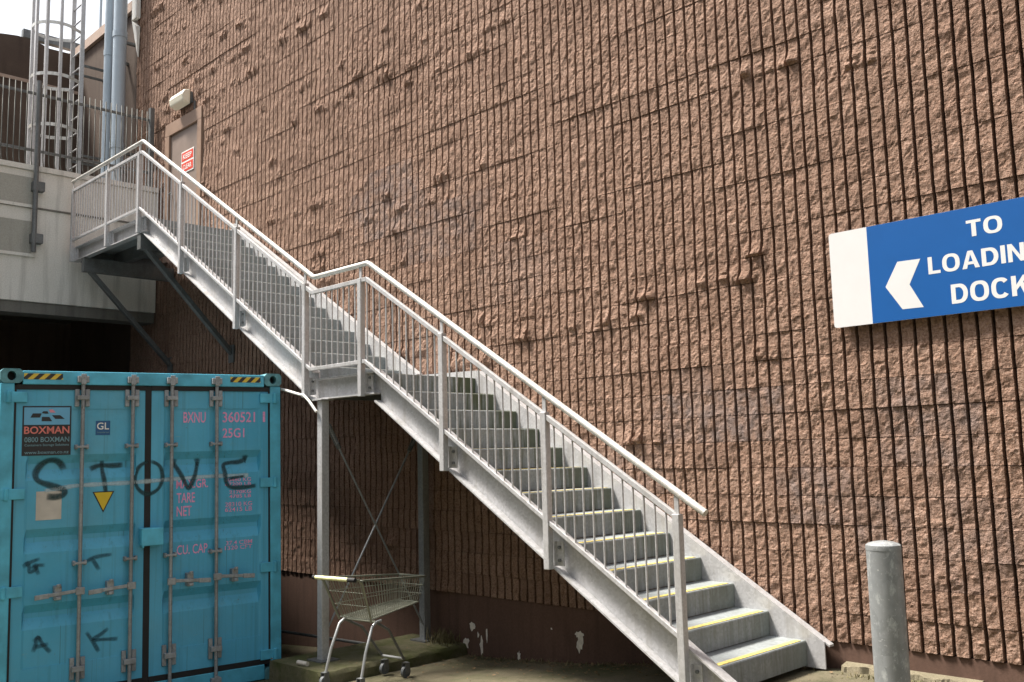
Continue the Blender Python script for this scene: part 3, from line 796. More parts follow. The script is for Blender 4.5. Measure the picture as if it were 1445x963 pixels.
# struts and cross beams that carry the top landing
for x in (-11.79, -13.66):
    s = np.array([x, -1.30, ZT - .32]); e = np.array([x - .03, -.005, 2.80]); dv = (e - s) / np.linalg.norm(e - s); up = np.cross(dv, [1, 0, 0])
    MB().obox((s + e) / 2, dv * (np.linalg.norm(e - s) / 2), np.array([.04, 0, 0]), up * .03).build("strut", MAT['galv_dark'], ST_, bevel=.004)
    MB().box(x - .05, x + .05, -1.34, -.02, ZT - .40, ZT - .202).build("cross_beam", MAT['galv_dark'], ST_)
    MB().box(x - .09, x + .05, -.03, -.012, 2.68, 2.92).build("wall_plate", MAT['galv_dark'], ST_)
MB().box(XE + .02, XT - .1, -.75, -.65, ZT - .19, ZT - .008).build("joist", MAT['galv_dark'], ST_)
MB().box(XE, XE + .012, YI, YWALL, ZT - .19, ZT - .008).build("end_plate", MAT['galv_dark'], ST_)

# mossy kerb that carries the columns
k = empty("mossy_kerb", (-7.4, -.8, -.6)); tag(k, "moss covered concrete plinth block under the stair columns", "kerb")
mb = MB(); n = 22; ya, yb = -1.66, .008; rows = []
for i in range(n + 1):
    y = ya + (yb - ya) * i / n; j = lambda a, s: a * math.sin(i * 1.9 + s) + a * .6 * math.sin(i * 4.3 + s * 2)
    e = .05 * max(0, 1 - i / 2.0)
    rows.append([(-7.13 - e + j(.006, 0), y, gz(-7.13) - .06), (-7.135 - e + j(.007, 1), y, -.505 + j(.006, 2)), (-7.165 - e + j(.004, 3), y, -.474 + j(.004, 1)), (-7.45, y, -.468 + j(.003, 2)), (-7.98, y, -.474), (-8.0, y, -.80)])
m_ = 6; vs = [p for r in rows for p in r]; fs = [(i * m_ + q, i * m_ + q + 1, (i + 1) * m_ + q + 1, (i + 1) * m_ + q) for i in range(n) for q in range(m_ - 1)]
fs += [tuple(range(m_)), tuple(n * m_ + q for q in range(m_ - 1, -1, -1))]
mb.add(vs, fs).build("kerb_block", MAT['kerb'], k, True)

# ------------------------------------------------------------------ deck building on the left
dk = empty("concrete_deck_building", (-16, -4, 3.6)); tag(dk, "pale concrete raised deck with panelled parapet at the far left", "building")
XP = -14.2
pr = MB().box(XP - .22, XP, -14, -.03, 3.66, 5.56).build("parapet", MAT['white_conc'], dk, bevel=.01)
MB().box(XP - .26, XP + .035, -14, -.032, 5.562, 5.635).build("coping", MAT['white_conc'], pr)
MB().box(XP - .015, XP + .018, -14, -.034, 5.005, 5.030).build("joint_bead", MAT['soffit'], pr)
MB().box(XP - .4, XP - .03, -14, -.04, 3.50, 3.655).build("drip_beam", MAT['soffit'], pr)
for (y0, y1, z0, z1) in ((-3.6, -1.87, 5.06, 5.455), (-3.6, -1.87, 4.35, 4.815)):
    MB().box(XP + .0015, XP + .012, y0, y1, z0, z1).build("panel", MAT['panel_conc'], pr, bevel=.003)
    MB().box(XP + .0015, XP + .035, y0 - .03, y1 + .05, z0 - .05, z0 - .005).build("sill", MAT['white_conc'], pr)
MB().box(-19.5, XP - .222, -14, -.045, 3.90, 4.45).build("deck_slab", MAT['soffit'], dk)
MB().box(-19.8, -19.51, -14, .0, -1.8, 4.45).build("undercroft_light_block", MAT['darkbrown'], dk)  # back wall added to block light and keep the undercroft dark
for y in (-5.2, -10.2): MB().box(-14.8, -14.45, y - .2, y + .2, -1.5, 3.899).build("column", MAT['soffit'], dk)
MB().box(-19.5, -14.6, -14.3, -14.02, -1.8, 5.5).build("end_wall", MAT['darkbrown'], dk)
# lower brown walls beyond the main wall
rw = empty("lower_brown_wall", (-16.5, 0.2, 0)); tag(rw, "lower brown wall with pale coping beyond the grey pipes", "wall")
MB().box(-24, X_L - .025, 0.03, .40, -1.7, 9.02).build("wall_face", MAT['darkbrown'], rw)
MB().box(-24, X_L - .025, -.03, .44, 9.022, 9.20).build("coping", MAT['cap'], rw)
bw = empty("dark_rear_wall", (-18, -4, 4.4)); tag(bw, "dark brown rear wall behind the caged ladder with rounded top", "wall")
mb = MB(); poly = [(.028, 3.0), (.028, 9.05), (-.55, 9.04), (-.62, 9.08), (-.83, 9.115), (-1.05, 9.125), (-1.3, 9.09), (-1.7, 9.0), (-2.4, 8.8), (-9, 8.8), (-9, 3.0)]
mb.prism(poly, 'x', -18.2, -17.9).build("wall_face", MAT['darkbrown'], bw)
MB().box(-17.898, -17.88, -9, .026, 8.28, 8.34).build("trim", MAT['cap'], bw)
gb = empty("roof_gantry", (-18.5, -.4, 9.0)); tag(gb, "grey steel gantry beam crossing above the dark rear wall", "beam")
MB().box(-18.62, -18.50, -.78, .30, 9.40, 9.56).build("beam", MAT['galv_dark'], gb)
MB().box(-18.62, -18.50, -.66, -.56, 8.9, 9.398).build("leg", MAT['galv_dark'], gb)
# roof handrail stanchions on the lower wall
rh = empty("roof_stanchions", (-16.3, .2, 9.2)); tag(rh, "short steel guard posts on the coping at the ladder head", "railing")
for x in (-17.35, -16.95, -16.6):
    MB().tube([(x, .2, 9.15), (x, .2, 10.3)], .025, 8).build("post", MAT['pipe'], rh, True)
# white flashing on the end of the tall wall
fl = empty("white_flashing", (-15.1, 0, 8.1)); tag(fl, "white vertical flashing on the wall end beside the grey pipes", "flashing")
mb = MB(); mb.add([(-15.20, -.03, 8.75), (-15.02, -.03, 8.6), (-15.05, -.03, 8.08), (-15.10, -.03, 8.2), (-15.20, -.10, 8.75), (-15.02, -.10, 8.6), (-15.05, -.05, 8.08), (-15.10, -.05, 8.2)], [(0, 1, 2, 3), (7, 6, 5, 4), (0, 4, 5, 1), (1, 5, 6, 2), (2, 6, 7, 3), (3, 7, 4, 0)])
mb.build("tail", MAT['pvc'], fl)
MB().box(-15.20, -15.02, -.10, -.03, 8.752, 10.44).build("strip", MAT['pvc'], fl)

# two large vertical pipes
for (x, y, r, nm, lb, zc) in ((-15.62, -.30, .075, "drain_pipe", "thinner of two blue grey vertical pipes, the left one", 8.25), (-15.17, -.30, .105, "drain_pipe", "thicker of two blue grey vertical pipes, nearer the brown door", 8.42)):
    e = empty(nm, (x, y, 4.45)); tag(e, lb, "pipe", "vertical pipes in the corner")
    MB().tube([(x, y, 4.45), (x, y, 11.5)], r, 20).build("shaft", MAT['pipe'], e, True)
    for z in (zc, zc - 1.9):
        MB().tube([(x, y, z - .05), (x, y, z + .05)], r * 1.10, 20).build("collar", MAT['pipe'], e, True)
        MB().box(x - .03, x + .03, y + r, .10, z - .12, z - .08).build("bracket", MAT['galv_dark'], e)

# caged ladder
ld = empty("caged_ladder", (-16.4, -.7, 4.45)); tag(ld, "galvanised vertical ladder inside a hooped safety cage", "ladder")
LX0, LX1, LY = -16.72, -16.28, -.50
for x in (LX0, LX1): MB().box(x - .014, x + .014, LY - .035, LY + .035, 4.45, 10.4).build("stile", MAT['galv'], ld)
rm = MB().tube([(-.215, 0, 0), (.215, 0, 0)], .013, 7).mesh("rung", MAT['galv'], (0, 0, 0), True)[0]
for i in range(20): place("rung", rm, ((LX0 + LX1) / 2, LY, 4.7 + i * .29), ld)
for z in (5.0, 6.6, 8.2):
    for x in (LX0, LX1): MB().box(x - .012, x + .012, LY + .036, .028, z - .02, z + .02).build("bracket", MAT['galv_dark'], ld)
def cage_pt(a, R=.37): return ((LX0 + LX1) / 2 + R * math.sin(a), LY - .36 - R * math.cos(a))
angs = [math.radians(t) for t in (-84, -50, -17, 17, 50, 84)]
for z in (7.0, 7.88, 8.78, 9.7):
    mb = MB(); pts = [(LX0, LY - .03)] + [cage_pt(math.radians(t)) for t in range(-105, 106, 10)] + [(LX1, LY - .03)]
    for (xa, ya), (xb, yb) in zip(pts[:-1], pts[1:]):
        d = np.array([xb - xa, yb - ya]); n_ = np.array([-d[1], d[0]]) / np.linalg.norm(d) * .004
        vs = [(xa + n_[0], ya + n_[1], z - .028), (xb + n_[0], yb + n_[1], z - .028), (xb - n_[0], yb - n_[1], z - .028), (xa - n_[0], ya - n_[1], z - .028)]
        mb.add(vs + [(p[0], p[1], z + .028) for p in vs], [(0, 3, 2, 1), (4, 5, 6, 7), (0, 1, 5, 4), (1, 2, 6, 5), (2, 3, 7, 6), (3, 0, 4, 7)])
    mb.build("hoop", MAT['hand'], ld)
for a in angs:
    x, y = cage_pt(a, .362); MB().box(x - .022, x + .022, y - .022, y + .022, 5.0, 10.3).build("cage_bar", MAT['galv'], ld)

# picket fence on the parapet
fe = empty("picket_fence", (-14.4, -2, 5.62)); tag(fe, "grey steel picket fence along the concrete parapet", "fence")
XF = -14.36
pm = MB().tube([(.07, 0, 0), (.012, 0, .14), (0, 0, .22), (0, 0, 1.29)], .0078, 6).mesh("picket", MAT['fence'], (0, 0, 0), True)[0]
for i in range(48): place("picket", pm, (XF, -.16 - i * .081, 5.62), fe)
for z in (5.92, 6.78): MB().box(XF - .03, XF - .009, -4.2, -.05, z - .02, z + .02).build("rail", MAT['galv_dark'], fe)
MB().box(XF - .05, XF + .03, -.12, -.05, 5.635, 6.98).build("post", MAT['galv_dark'], fe, bevel=.005)
# post bolted to the outside of the parapet
pp = empty("parapet_post", (-14.1, -1.86, 4.35)); tag(pp, "grey steel post clamped to the outside of the parapet", "post")
MB().tube([(-14.11, -1.86, 4.36), (-14.11, -1.86, 6.88)], .035, 12).build("shaft", MAT['galv_dark'], pp, True)
for z in (4.56, 5.32): MB().box(-14.199, -14.08, -1.90, -1.74, z - .07, z + .07).build("clamp", MAT['galv_dark'], pp, bevel=.01)

# ------------------------------------------------------------------ shipping container
yaw, tilt = math.radians(80.473), math.radians(0.55)
d_ = np.array([math.cos(yaw), math.sin(yaw), 0]); nrm_ = np.array([math.sin(yaw), -math.cos(yaw), 0]); up_ = np.array([0, 0, 1.0])
ex = math.cos(tilt) * d_ + math.sin(tilt) * up_; ez = -math.sin(tilt) * d_ + math.cos(tilt) * up_; ey = -nrm_
CM = Matrix.Identity(4)
for i in range(3): CM[i][0] = ex[i]; CM[i][1] = ey[i]; CM[i][2] = ez[i]; CM[i][3] = (-8.619, -3.797, -.736)[i]
ct = empty("shipping_container", mat=CM); tag(ct, "turquoise shipping container with graffiti on its closed doors", "container")
CW, CH, CL = 2.438, 2.896, 6.058
def cb(name, mat, parent=None, bevel=0.0, **k): pass
def LB(*a): return MB().box(*a)
# corner castings with their oval holes
def casting(u0, u1, v0, v1, y0, y1, hole_front=True):
    mb = MB(); cu, cv = (u0 + u1) / 2, (v0 + v1) / 2; n = 16; rx, rz = .034, .040
    outer = []
    for i in range(n):
        a = 2 * math.pi * i / n; ca, sa = math.cos(a), math.sin(a); s = min((u1 - u0) / 2 / max(abs(ca), 1e-6), (v1 - v0) / 2 / max(abs(sa), 1e-6)); outer.append((cu + ca * s, cv + sa * s))
    inner = [(cu + rx * math.cos(2 * math.pi * i / n), cv + rz * math.sin(2 * math.pi * i / n)) for i in range(n)]
    vs = [(p[0], y0, p[1]) for p in outer] + [(p[0], y0, p[1]) for p in inner] + [(p[0], y0 + .10, p[1]) for p in inner] + [(p[0], y1, p[1]) for p in outer]
    fs = []
    for i in range(n):
        j = (i + 1) % n; fs += [(i, j, n + j, n + i), (n + i, n + j, 2 * n + j, 2 * n + i), (i, 3 * n + i, 3 * n + j, j)]
    fs += [tuple(2 * n + i for i in range(n)), tuple(3 * n + i for i in range(n - 1, -1, -1))]
    for cx, cz in ((u0, v0), (u1, v0), (u1, v1), (u0, v1)): pass
    o = mb.add(vs, fs).build("corner_casting", MAT['casting'], ct, local=True); return o
for u0, u1 in ((-.006, .165), (CW - .165, CW + .006)):
    for v0, v1 in ((.0, .118), (CH - .118, CH + .004)):
        casting(u0, u1, v0, v1, -.008, .17)
        MB().box(u0, u1, CL - .17, CL + .006, v0, v1).build("corner_casting", MAT['casting'], ct, local=True)
        MB().tube([((u0 + u1) / 2, .09, (v0 + v1) / 2), ((u0 + u1) / 2, .092, (v0 + v1) / 2)], .05, 12).build("casting_shade_disc", MAT['rubber'], ct, local=True)  # black disc puts the darkness of the hole into colour
for u0, u1 in ((0, .105), (CW - .105, CW)):
    MB().box(u0, u1, .0, .13, .1185, CH - .1185).build("corner_post", MAT['cont_frame'], ct, bevel=.008, local=True)
    MB().box(u0, u1, CL - .1, CL, .1185, CH - .1185).build("corner_post", MAT['cont_frame'], ct, local=True)
MB().box(.1655, CW - .1655, .0, .11, CH - .128, CH - .012).build("header", MAT['cont_frame'], ct, bevel=.006, local=True)
MB().box(.1655, CW - .1655, .0, .11, .02, .155).build("sill", MAT['cont_frame'], ct, bevel=.006, local=True)
for u0 in (.62, 1.62): MB().box(u0, u0 + .20, -.004, .05, .0, .052).build("recess_shade_block", MAT['rubber'], ct, local=True)  # solid black blocks, their colour standing in for shade in recesses
# corrugated sides, roof, floor, back
def corr(n_pitch, depth):
    P = []; p = CL / n_pitch
    for i in range(n_pitch): P += [(i * p, 0), (i * p + p * .26, 0), (i * p + p * .5, depth), (i * p + p * .76, depth)]
    P.append((CL, 0)); return P
for nm, u, s in (("side_wall", .03, 1), ("side_wall", CW - .03, -1)):
    mb = MB(); P = corr(22, .036); vs = []; fs = []
    for (y, dd) in P: vs += [(u + s * dd, max(.132, min(CL - .102, y)), .15), (u + s * dd, max(.132, min(CL - .102, y)), CH - .12)]
    for i in range(len(P) - 1): fs.append((2 * i, 2 * i + 1, 2 * i + 3, 2 * i + 2))
    mb.add(vs, fs).build(nm, MAT['cont'], ct, local=True)
    MB().box(min(u - .03, u + .03), max(u - .03, u + .03), .172, CL - .172, CH - .12, CH - .02).build("top_rail", MAT['cont_frame'], ct, local=True)
    MB().box(min(u - .03, u + .03), max(u - .03, u + .03), .172, CL - .172, .01, .15).build("bottom_rail", MAT['cont_frame'], ct, local=True)
mb = MB(); P = corr(22, -.02); vs = []; fs = []
for (y, dd) in P: vs += [(.06, min(max(y, .12), CL - .1), CH - .03 + dd), (CW - .06, min(max(y, .12), CL - .1), CH - .03 + dd)]
for i in range(len(P) - 1): fs.append((2 * i, 2 * i + 1, 2 * i + 3, 2 * i + 2))
mb.add(vs, fs).build("roof", MAT['cont_roof'], ct, local=True)
MB().box(.1, CW - .1, CL - .08, CL - .04, .05, CH - .05).build("end_wall", MAT['cont'], ct, local=True)
MB().box(.06, CW - .06, .12, CL - .1, .10, .15).build("floor", MAT['rubber'], ct, local=True)
# doors: horizontal trapezoid corrugations
GROOVES = [(2.165, 2.095, 2.045, 1.955), (1.550, 1.480, 1.440, 1.350), (.930, .860, .820, .730)]
DW = .022                                   # face of the doors behind the frame face
PAN = ((.205, 1.095), (1.335, 2.245))
def wsurf(u, v):
    """depth (local y) of the door face"""
    y = DW
    for a, b in PAN:
        if a < u < b:
            m0 = min(1, (u - a) / .02, (b - u) / .02)
            for t, i0, i1, e in GROOVES:
                if e < v < t:
                    k_ = (t - v) / (t - i0) if v > i0 else (1 if v > i1 else (v - e) / (i1 - e)); y += .042 * m0 * min(1, k_)
            if v < 2.56 and v > .42: y += .006 * m0
    return y
doors = []
for di, (u0, u1, pa) in enumerate(((.122, 1.168, PAN[0]), (1.222, 2.318, PAN[1]))):
    us = [u0, pa[0], pa[0] + .02, (pa[0] + pa[1]) / 2, pa[1] - .02, pa[1], u1]
    vs_ = sorted(set([.205, .42, .4201, 2.5599, 2.56, 2.725] + [q for g in GROOVES for q in g]))
    mb = MB(); nu, nv = len(us), len(vs_)
    vs = [(u, wsurf(u, v), v) for v in vs_ for u in us]
    fs = [(j * nu + i, j * nu + i + 1, (j + 1) * nu + i + 1, (j + 1) * nu + i) for j in range(nv - 1) for i in range(nu - 1)]
    nb = len(vs); per = [i for i in range(nu)] + [j * nu + nu - 1 for j in range(1, nv)] + [(nv - 1) * nu + i for i in range(nu - 2, -1, -1)] + [j * nu for j in range(nv - 2, 0, -1)]
    vs += [(vs[q][0], .09, vs[q][2]) for q in per]; m_ = len(per)
    for q in range(m_): fs.append((per[q], nb + q, nb + (q + 1) % m_, per[(q + 1) % m_]))
    fs.append(tuple(nb + q for q in range(m_ - 1, -1, -1)))
    doors.append(mb.add(vs, fs).build("door", MAT['cont'], ct, local=True))
for a in ((.105, .1215), (CW - .1195, CW - .105)): MB().box(a[0], a[1], .012, .10, .16, CH - .135).build("gasket", MAT['rubber'], ct, local=True)
MB().box(1.1685, 1.2215, .016, .10, .16, CH - .135).build("gasket", MAT['rubber'], ct, local=True)
for v in ((2.7255, CH - .129), (.1555, .2045)):
    for a in ((.122, 1.168), (1.222, 2.318)): MB().box(a[0], a[1], .010, .10, v[0], v[1]).build("gasket", MAT['rubber'], ct, local=True)
# hinges
for v in (2.66, 1.85, 1.05, .24):
    for s in (0, 1):
        a, b = (.018, .205) if s == 0 else (CW - .205, CW - .018)
        mb = MB().box(a, b, -.004, DW - .001, v - .045, v + .045); x_ = .062 if s == 0 else CW - .062
        mb.tube([(x_, -.008, v - .05), (x_, -.008, v + .05)], .020, 10); mb.build("hinge", MAT['cont_frame'], ct, bevel=.006, local=True)
# lock rods with cams, keepers, guides and handles
for ri, (u, s) in enumerate(((.635, -1), (1.05, -1), (1.392, 1), (1.803, 1))):
    r_ = MB().tube([(u, -.028, .07), (u, -.028, 2.835)], .0165, 12).build("lock_rod", MAT['rod'], ct, True, local=True)
    for v, hh in ((2.655, .075), (.37, .09)):
        mb = MB().box(u - .060, u - .024, -.006, DW, v - hh, v + hh).box(u + .024, u + .060, -.006, DW, v - hh, v + hh).box(u - .05, u + .05, -.050, -.008, v - hh * .25, v + hh * .25)
        o = mb.build("rod_guide", MAT['rod'], ct, bevel=.003, local=True)
    for v in (2.23, 1.245):
        MB().box(u - .050, u + .050, -.048, -.006, v - .010, v + .010).box(u - .055, u - .035, -.03, DW + .04, v - .020, v + .020).box(u + .035, u + .055, -.03, DW + .04, v - .020, v + .020).build("rod_guide", MAT['rod'], ct, bevel=.003, local=True)
    for v in (2.815, .085):
        MB().box(u - .045, u + .045, -.050, -.001, v - .028, v + .028).box(u - .022, u + .022, -.058, -.049, v - .045, v + .045).build("cam_keeper", MAT['rod'], ct, bevel=.004, local=True)
    e = u + s * .345; q = u + s * .17; h0 = 1.015
    mb = MB(); mb.obox(((u + e) / 2, -.058, h0 - .008), ((e - u) / 2, 0, -.012), (0, .006, 0), (0, 0, .015)); mb.obox((e - s * .05, -.064, h0 - .018), (s * .055, 0, -.004), (0, .009, 0), (0, 0, .020))
    mb.box(u - .035, u + .035, -.075, -.045, h0 - .03, h0 + .03); mb.build("handle", MAT['rod'], ct, bevel=.004, local=True)
    MB().box(q - .028, q + .028, -.050, DW + .045, h0 - .06, h0 + .055).tube([(q, -.075, h0 + .05), (q, -.075, h0 + .075)], .018, 10).box(q - .02, q + .02, -.082, -.050, h0 - .055, h0 - .03).build("handle_catch", MAT['rod'], ct, bevel=.005, local=True)
MB().box(1.125, 1.315, -.085, DW - .001, 1.345, 1.500).box(1.130, 1.150, -.0855, -.02, 1.33, 1.346).build("lock_box", MAT['cont_frame'], ct, bevel=.008, local=True)

# --- stickers and print on the doors
def decal(poly, name, mat, parent, off=.0015):
    return MB().add([(p[0], wsurf(*p) - off, p[1]) for p in poly], [tuple(range(len(poly)))]).build(name, mat, parent, local=False) if False else _dec(poly, name, mat, parent, off)
def _dec(poly, name, mat, parent, off, flat=None):
    yy = (min(wsurf(*p) for p in poly) if flat is None else flat) - off; c = np.mean(np.array(poly), 0)
    n = len(poly); vs = [(p[0] - c[0], 0, p[1] - c[1]) for p in poly] + [(p[0] - c[0], .001, p[1] - c[1]) for p in poly]
    me = bpy.data.meshes.new(name); me.from_pydata(vs, [], [tuple(range(n)), tuple(range(2 * n - 1, n - 1, -1))] + [(i, i + n, (i + 1) % n + n, (i + 1) % n) for i in range(n)])
    me.materials.append(mat); me.update()
    w = CM @ Matrix.Translation((c[0], yy, c[1])); return place(name, me, None, parent, MWD[parent.as_pointer()].inverted() @ w)
def rect(u0, v0, u1, v1): return [(u0, v0), (u1, v0), (u1, v1), (u0, v1)]
def ctext(s, u0, v0, u1, v1, mat, parent, off=.002, bold=.01, name="lettering", flat=None):
    tv, tf = text_fit(s, u0, v0, u1, v1, bold); c = ((u0 + u1) / 2, (v0 + v1) / 2)
    vs = [(a - c[0], (wsurf(a, b) if flat is None else flat) - off - wsurf(*c), b - c[1]) for a, b in tv]
    me = bpy.data.meshes.new(name); me.from_pydata(vs, [], tf); me.materials.append(mat); me.update()
    w = CM @ Matrix.Translation((c[0], wsurf(*c), c[1])); return place(name, me, None, parent, MWD[parent.as_pointer()].inverted() @ w)
for u0, u1 in ((.172, .475), (1.94, 2.235)):
    mb = MB().box(u0, u1, -.003, -.0005, CH - .085, CH - .035); mb.build("hazard_tape", MAT['hazard'], ct, local=True)
L_, R_ = doors
st = _dec(rect(.172, 2.165, .552, 2.585), "logo_sticker", MAT['black'], L_, .003); st["label"] = "black square company sticker with blue logo field"
_dec(rect(.184, 2.425, .540, 2.573), "blue_field", MAT['skyblue'], st, .0045)
for poly in ([(.232, 2.487), (.250, 2.522), (.318, 2.522), (.306, 2.487)], [(.318, 2.524), (.330, 2.540), (.362, 2.540), (.372, 2.520), (.35, 2.518)], [(.318, 2.455), (.320, 2.492), (.378, 2.492), (.400, 2.455)], [(.398, 2.506), (.425, 2.474), (.500, 2.474), (.462, 2.506)]):
    _dec(poly, "logo_tile", MAT['black'], st, .006, DW)
_dec([(.372, 2.553), (.40, 2.556), (.428, 2.530), (.385, 2.528)], "logo_tile", MAT['pinkdash'], st, .006, DW)
ctext("BOXMAN", .186, 2.348, .538, 2.412, MAT['salmon'], st, .0065, .02, flat=DW)
ctext("0800 BOXMAN", .190, 2.278, .538, 2.322, MAT['paleblue'], st, .0065, .012, flat=DW)
ctext("Containers Storage Solutions", .192, 2.238, .536, 2.264, MAT['paleblue'], st, .0065, .01, flat=DW)
ctext("www.boxman.co.nz", .192, 2.178, .536, 2.206, MAT['paleblue'], st, .0065, .01, flat=DW)
gl = _dec(rect(.752, 2.33, .872, 2.455), "class_sticker", MAT['navy'], L_, .003)
ctext("GL", .762, 2.378, .862, 2.440, MAT['white'], gl, .0045, .012, flat=DW + .006); ctext("Germanischer Lloyd", .762, 2.342, .862, 2.362, MAT['paleblue'], gl, .0045, flat=DW + .006)
_dec(rect(.292, 1.622, .490, 1.862), "pale_sticker", MAT['offwhite'], L_, .003)
tr = _dec([(.735, 1.838), (.825, 1.655), (.915, 1.838)], "warning_triangle", MAT['black'], L_, .003); _dec([(.750, 1.830), (.825, 1.675), (.900, 1.830)], "warning_triangle_field", MAT['triangle'], tr, .0045)
for s, a, b, c, d in (("BXNU", 1.51, 2.43, 1.715, 2.53), ("360521", 1.875, 2.43, 2.19, 2.53), ("1", 2.266, 2.43, 2.288, 2.53), ("25G1", 1.875, 2.285, 2.085, 2.375),
                      ("MAX.GR.", 1.45, 1.83, 1.74, 1.91), ("TARE", 1.455, 1.70, 1.62, 1.79), ("NET", 1.455, 1.58, 1.59, 1.67), ("CU. CAP.", 1.46, 1.235, 1.75, 1.32),
                      ("30480 KG", 1.90, 1.872, 2.15, 1.905), ("67200 LB", 1.90, 1.832, 2.15, 1.864), ("2170KG", 1.94, 1.758, 2.15, 1.790), ("4785 LB", 1.94, 1.718, 2.15, 1.750), ("28310 KG", 1.90, 1.640, 2.16, 1.680), ("62415 LB", 1.90, 1.592, 2.16, 1.632), ("37.4 CBM", 1.91, 1.285, 2.16, 1.322), ("1320 CFT", 1.90, 1.240, 2.16, 1.277)):
    ctext(s, a, b, c, d, MAT['stencil'], R_, .0025, .0 if s == '1' else (.012 if len(s) < 8 else .004))
# graffiti strokes follow the relief of the doors
def stroke(pts, width, mat, name="graffiti_stroke", parent=L_, seed=0, k0=1.0, yfix=None):
    P = [np.array(p, float) for p in pts]; dense = []
    for i in range(len(P) - 1):                      # Catmull-Rom
        p0, p1, p2, p3 = P[max(i - 1, 0)], P[i], P[i + 1], P[min(i + 2, len(P) - 1)]
        m_ = max(3, int(np.linalg.norm(p2 - p1) / .012))
        for j in range(m_):
            t = j / m_; dense.append(.5 * ((2 * p1) + (-p0 + p2) * t + (2 * p0 - 5 * p1 + 4 * p2 - p3) * t * t + (-p0 + 3 * p1 - 3 * p2 + p3) * t ** 3))
    dense.append(P[-1]); D = np.array(dense); T = np.gradient(D, axis=0); T /= np.linalg.norm(T, axis=1)[:, None] + 1e-9; Nn = np.stack([-T[:, 1], T[:, 0]], 1)
    prof = [(-1, 0), (-.55, .85), (0, 1), (.55, .85), (1, 0)]; vs = []; al = []; c = D.mean(0); rg = random.Random(seed); n = len(D)
    for i in range(n):
        w = width * (1 + .12 * math.sin(i * .35 + seed)) / 2; en = min(1, (i + .5) / 3, (n - i - .5) / 3)
        for a, k_ in prof:
            q = D[i] + Nn[i] * w * a; y = wsurf(q[0], q[1])
            if 1.165 < q[0] < 1.225: y = .016
            vs.append((q[0] - c[0], y - .004, q[1] - c[1])); al.append(k_ * k0 * en)
    fs = [(i * 5 + j, i * 5 + j + 1, (i + 1) * 5 + j + 1, (i + 1) * 5 + j) for i in range(n - 1) for j in range(4)]
    me = bpy.data.meshes.new(name); me.from_pydata(vs, [], fs); at = me.attributes.new("cover", 'FLOAT', 'POINT'); at.data.foreach_set("value", al)
    me.materials.append(mat); me.update()
    w = CM @ Matrix.Translation((c[0], 0, c[1])); return place(name, me, None, parent, MWD[parent.as_pointer()].inverted() @ w)
W_ = .062; SP = MAT['spray']
stroke([(.505, 2.035), (.49, 2.08), (.44, 2.12), (.37, 2.115), (.31, 2.06), (.285, 2.0), (.31, 1.95), (.40, 1.91), (.47, 1.885), (.515, 1.855), (.50, 1.825), (.44, 1.81), (.37, 1.82)], W_, SP, seed=1)
stroke([(.715, 2.035), (.80, 2.065), (.90, 2.06), (.995, 2.065)], W_ * .85, SP, seed=2); stroke([(.815, 2.11), (.82, 2.0), (.835, 1.90), (.85, 1.80)], W_ * .75, SP, seed=3)
stroke([(1.20, 2.09), (1.12, 2.04), (1.085, 1.94), (1.12, 1.84), (1.20, 1.795), (1.29, 1.84), (1.325, 1.94), (1.30, 2.04), (1.22, 2.09)], W_ * .7, SP, seed=4, parent=R_)
stroke([(1.43, 2.07), (1.47, 2.0), (1.52, 1.90), (1.56, 1.83), (1.60, 1.90), (1.635, 2.0), (1.655, 2.07)], W_ * .8, SP, seed=5, parent=R_)
stroke([(2.11, 2.08), (2.04, 2.055), (1.95, 2.05), (1.895, 2.03), (1.90, 1.95), (1.915, 1.86), (1.96, 1.82), (2.08, 1.815), (2.20, 1.825)], W_ * .8, SP, seed=6, parent=R_)
stroke([(1.925, 1.90), (2.0, 1.91), (2.09, 1.92)], W_ * .55, SP, seed=7, parent=R_)
for q in ((2.105, 2.075), (1.435, 2.06), (1.65, 2.06)): stroke([(q[0] - .02, q[1]), (q[0], q[1] + .008), (q[0] + .02, q[1])], W_ * 1.35, SP, seed=8, parent=R_)
stroke([(.35, 1.865), (.50, 1.885), (.65, 1.90), (1.06, 1.905), (1.43, 1.92), (1.8, 1.93), (2.13, 1.925)], .046, MAT['chalk'], "chalk_streak", seed=9)
TS = MAT['spray_thin']
for i, pts in enumerate(([(.20, 1.25), (.26, 1.28), (.335, 1.305)], [(.225, 1.295), (.25, 1.25), (.255, 1.20), (.30, 1.22), (.29, 1.27)], [(.26, 1.23), (.32, 1.25), (.375, 1.245)], [(.305, 1.27), (.31, 1.22), (.325, 1.17)],
                         [(.68, 1.235), (.74, 1.27), (.82, 1.285), (.905, 1.29)], [(.735, 1.275), (.77, 1.22), (.80, 1.165)],
                         [(.295, .545), (.315, .60), (.33, .665), (.37, .60), (.43, .525)], [(.31, .585), (.36, .59), (.415, .60)], [(.295, .63), (.33, .66), (.36, .635)],
                         [(.705, .655), (.76, .57), (.81, .475)], [(.885, .665), (.82, .62), (.76, .585), (.85, .575), (.965, .565)])):
    stroke(pts, .040, TS, seed=20 + i)

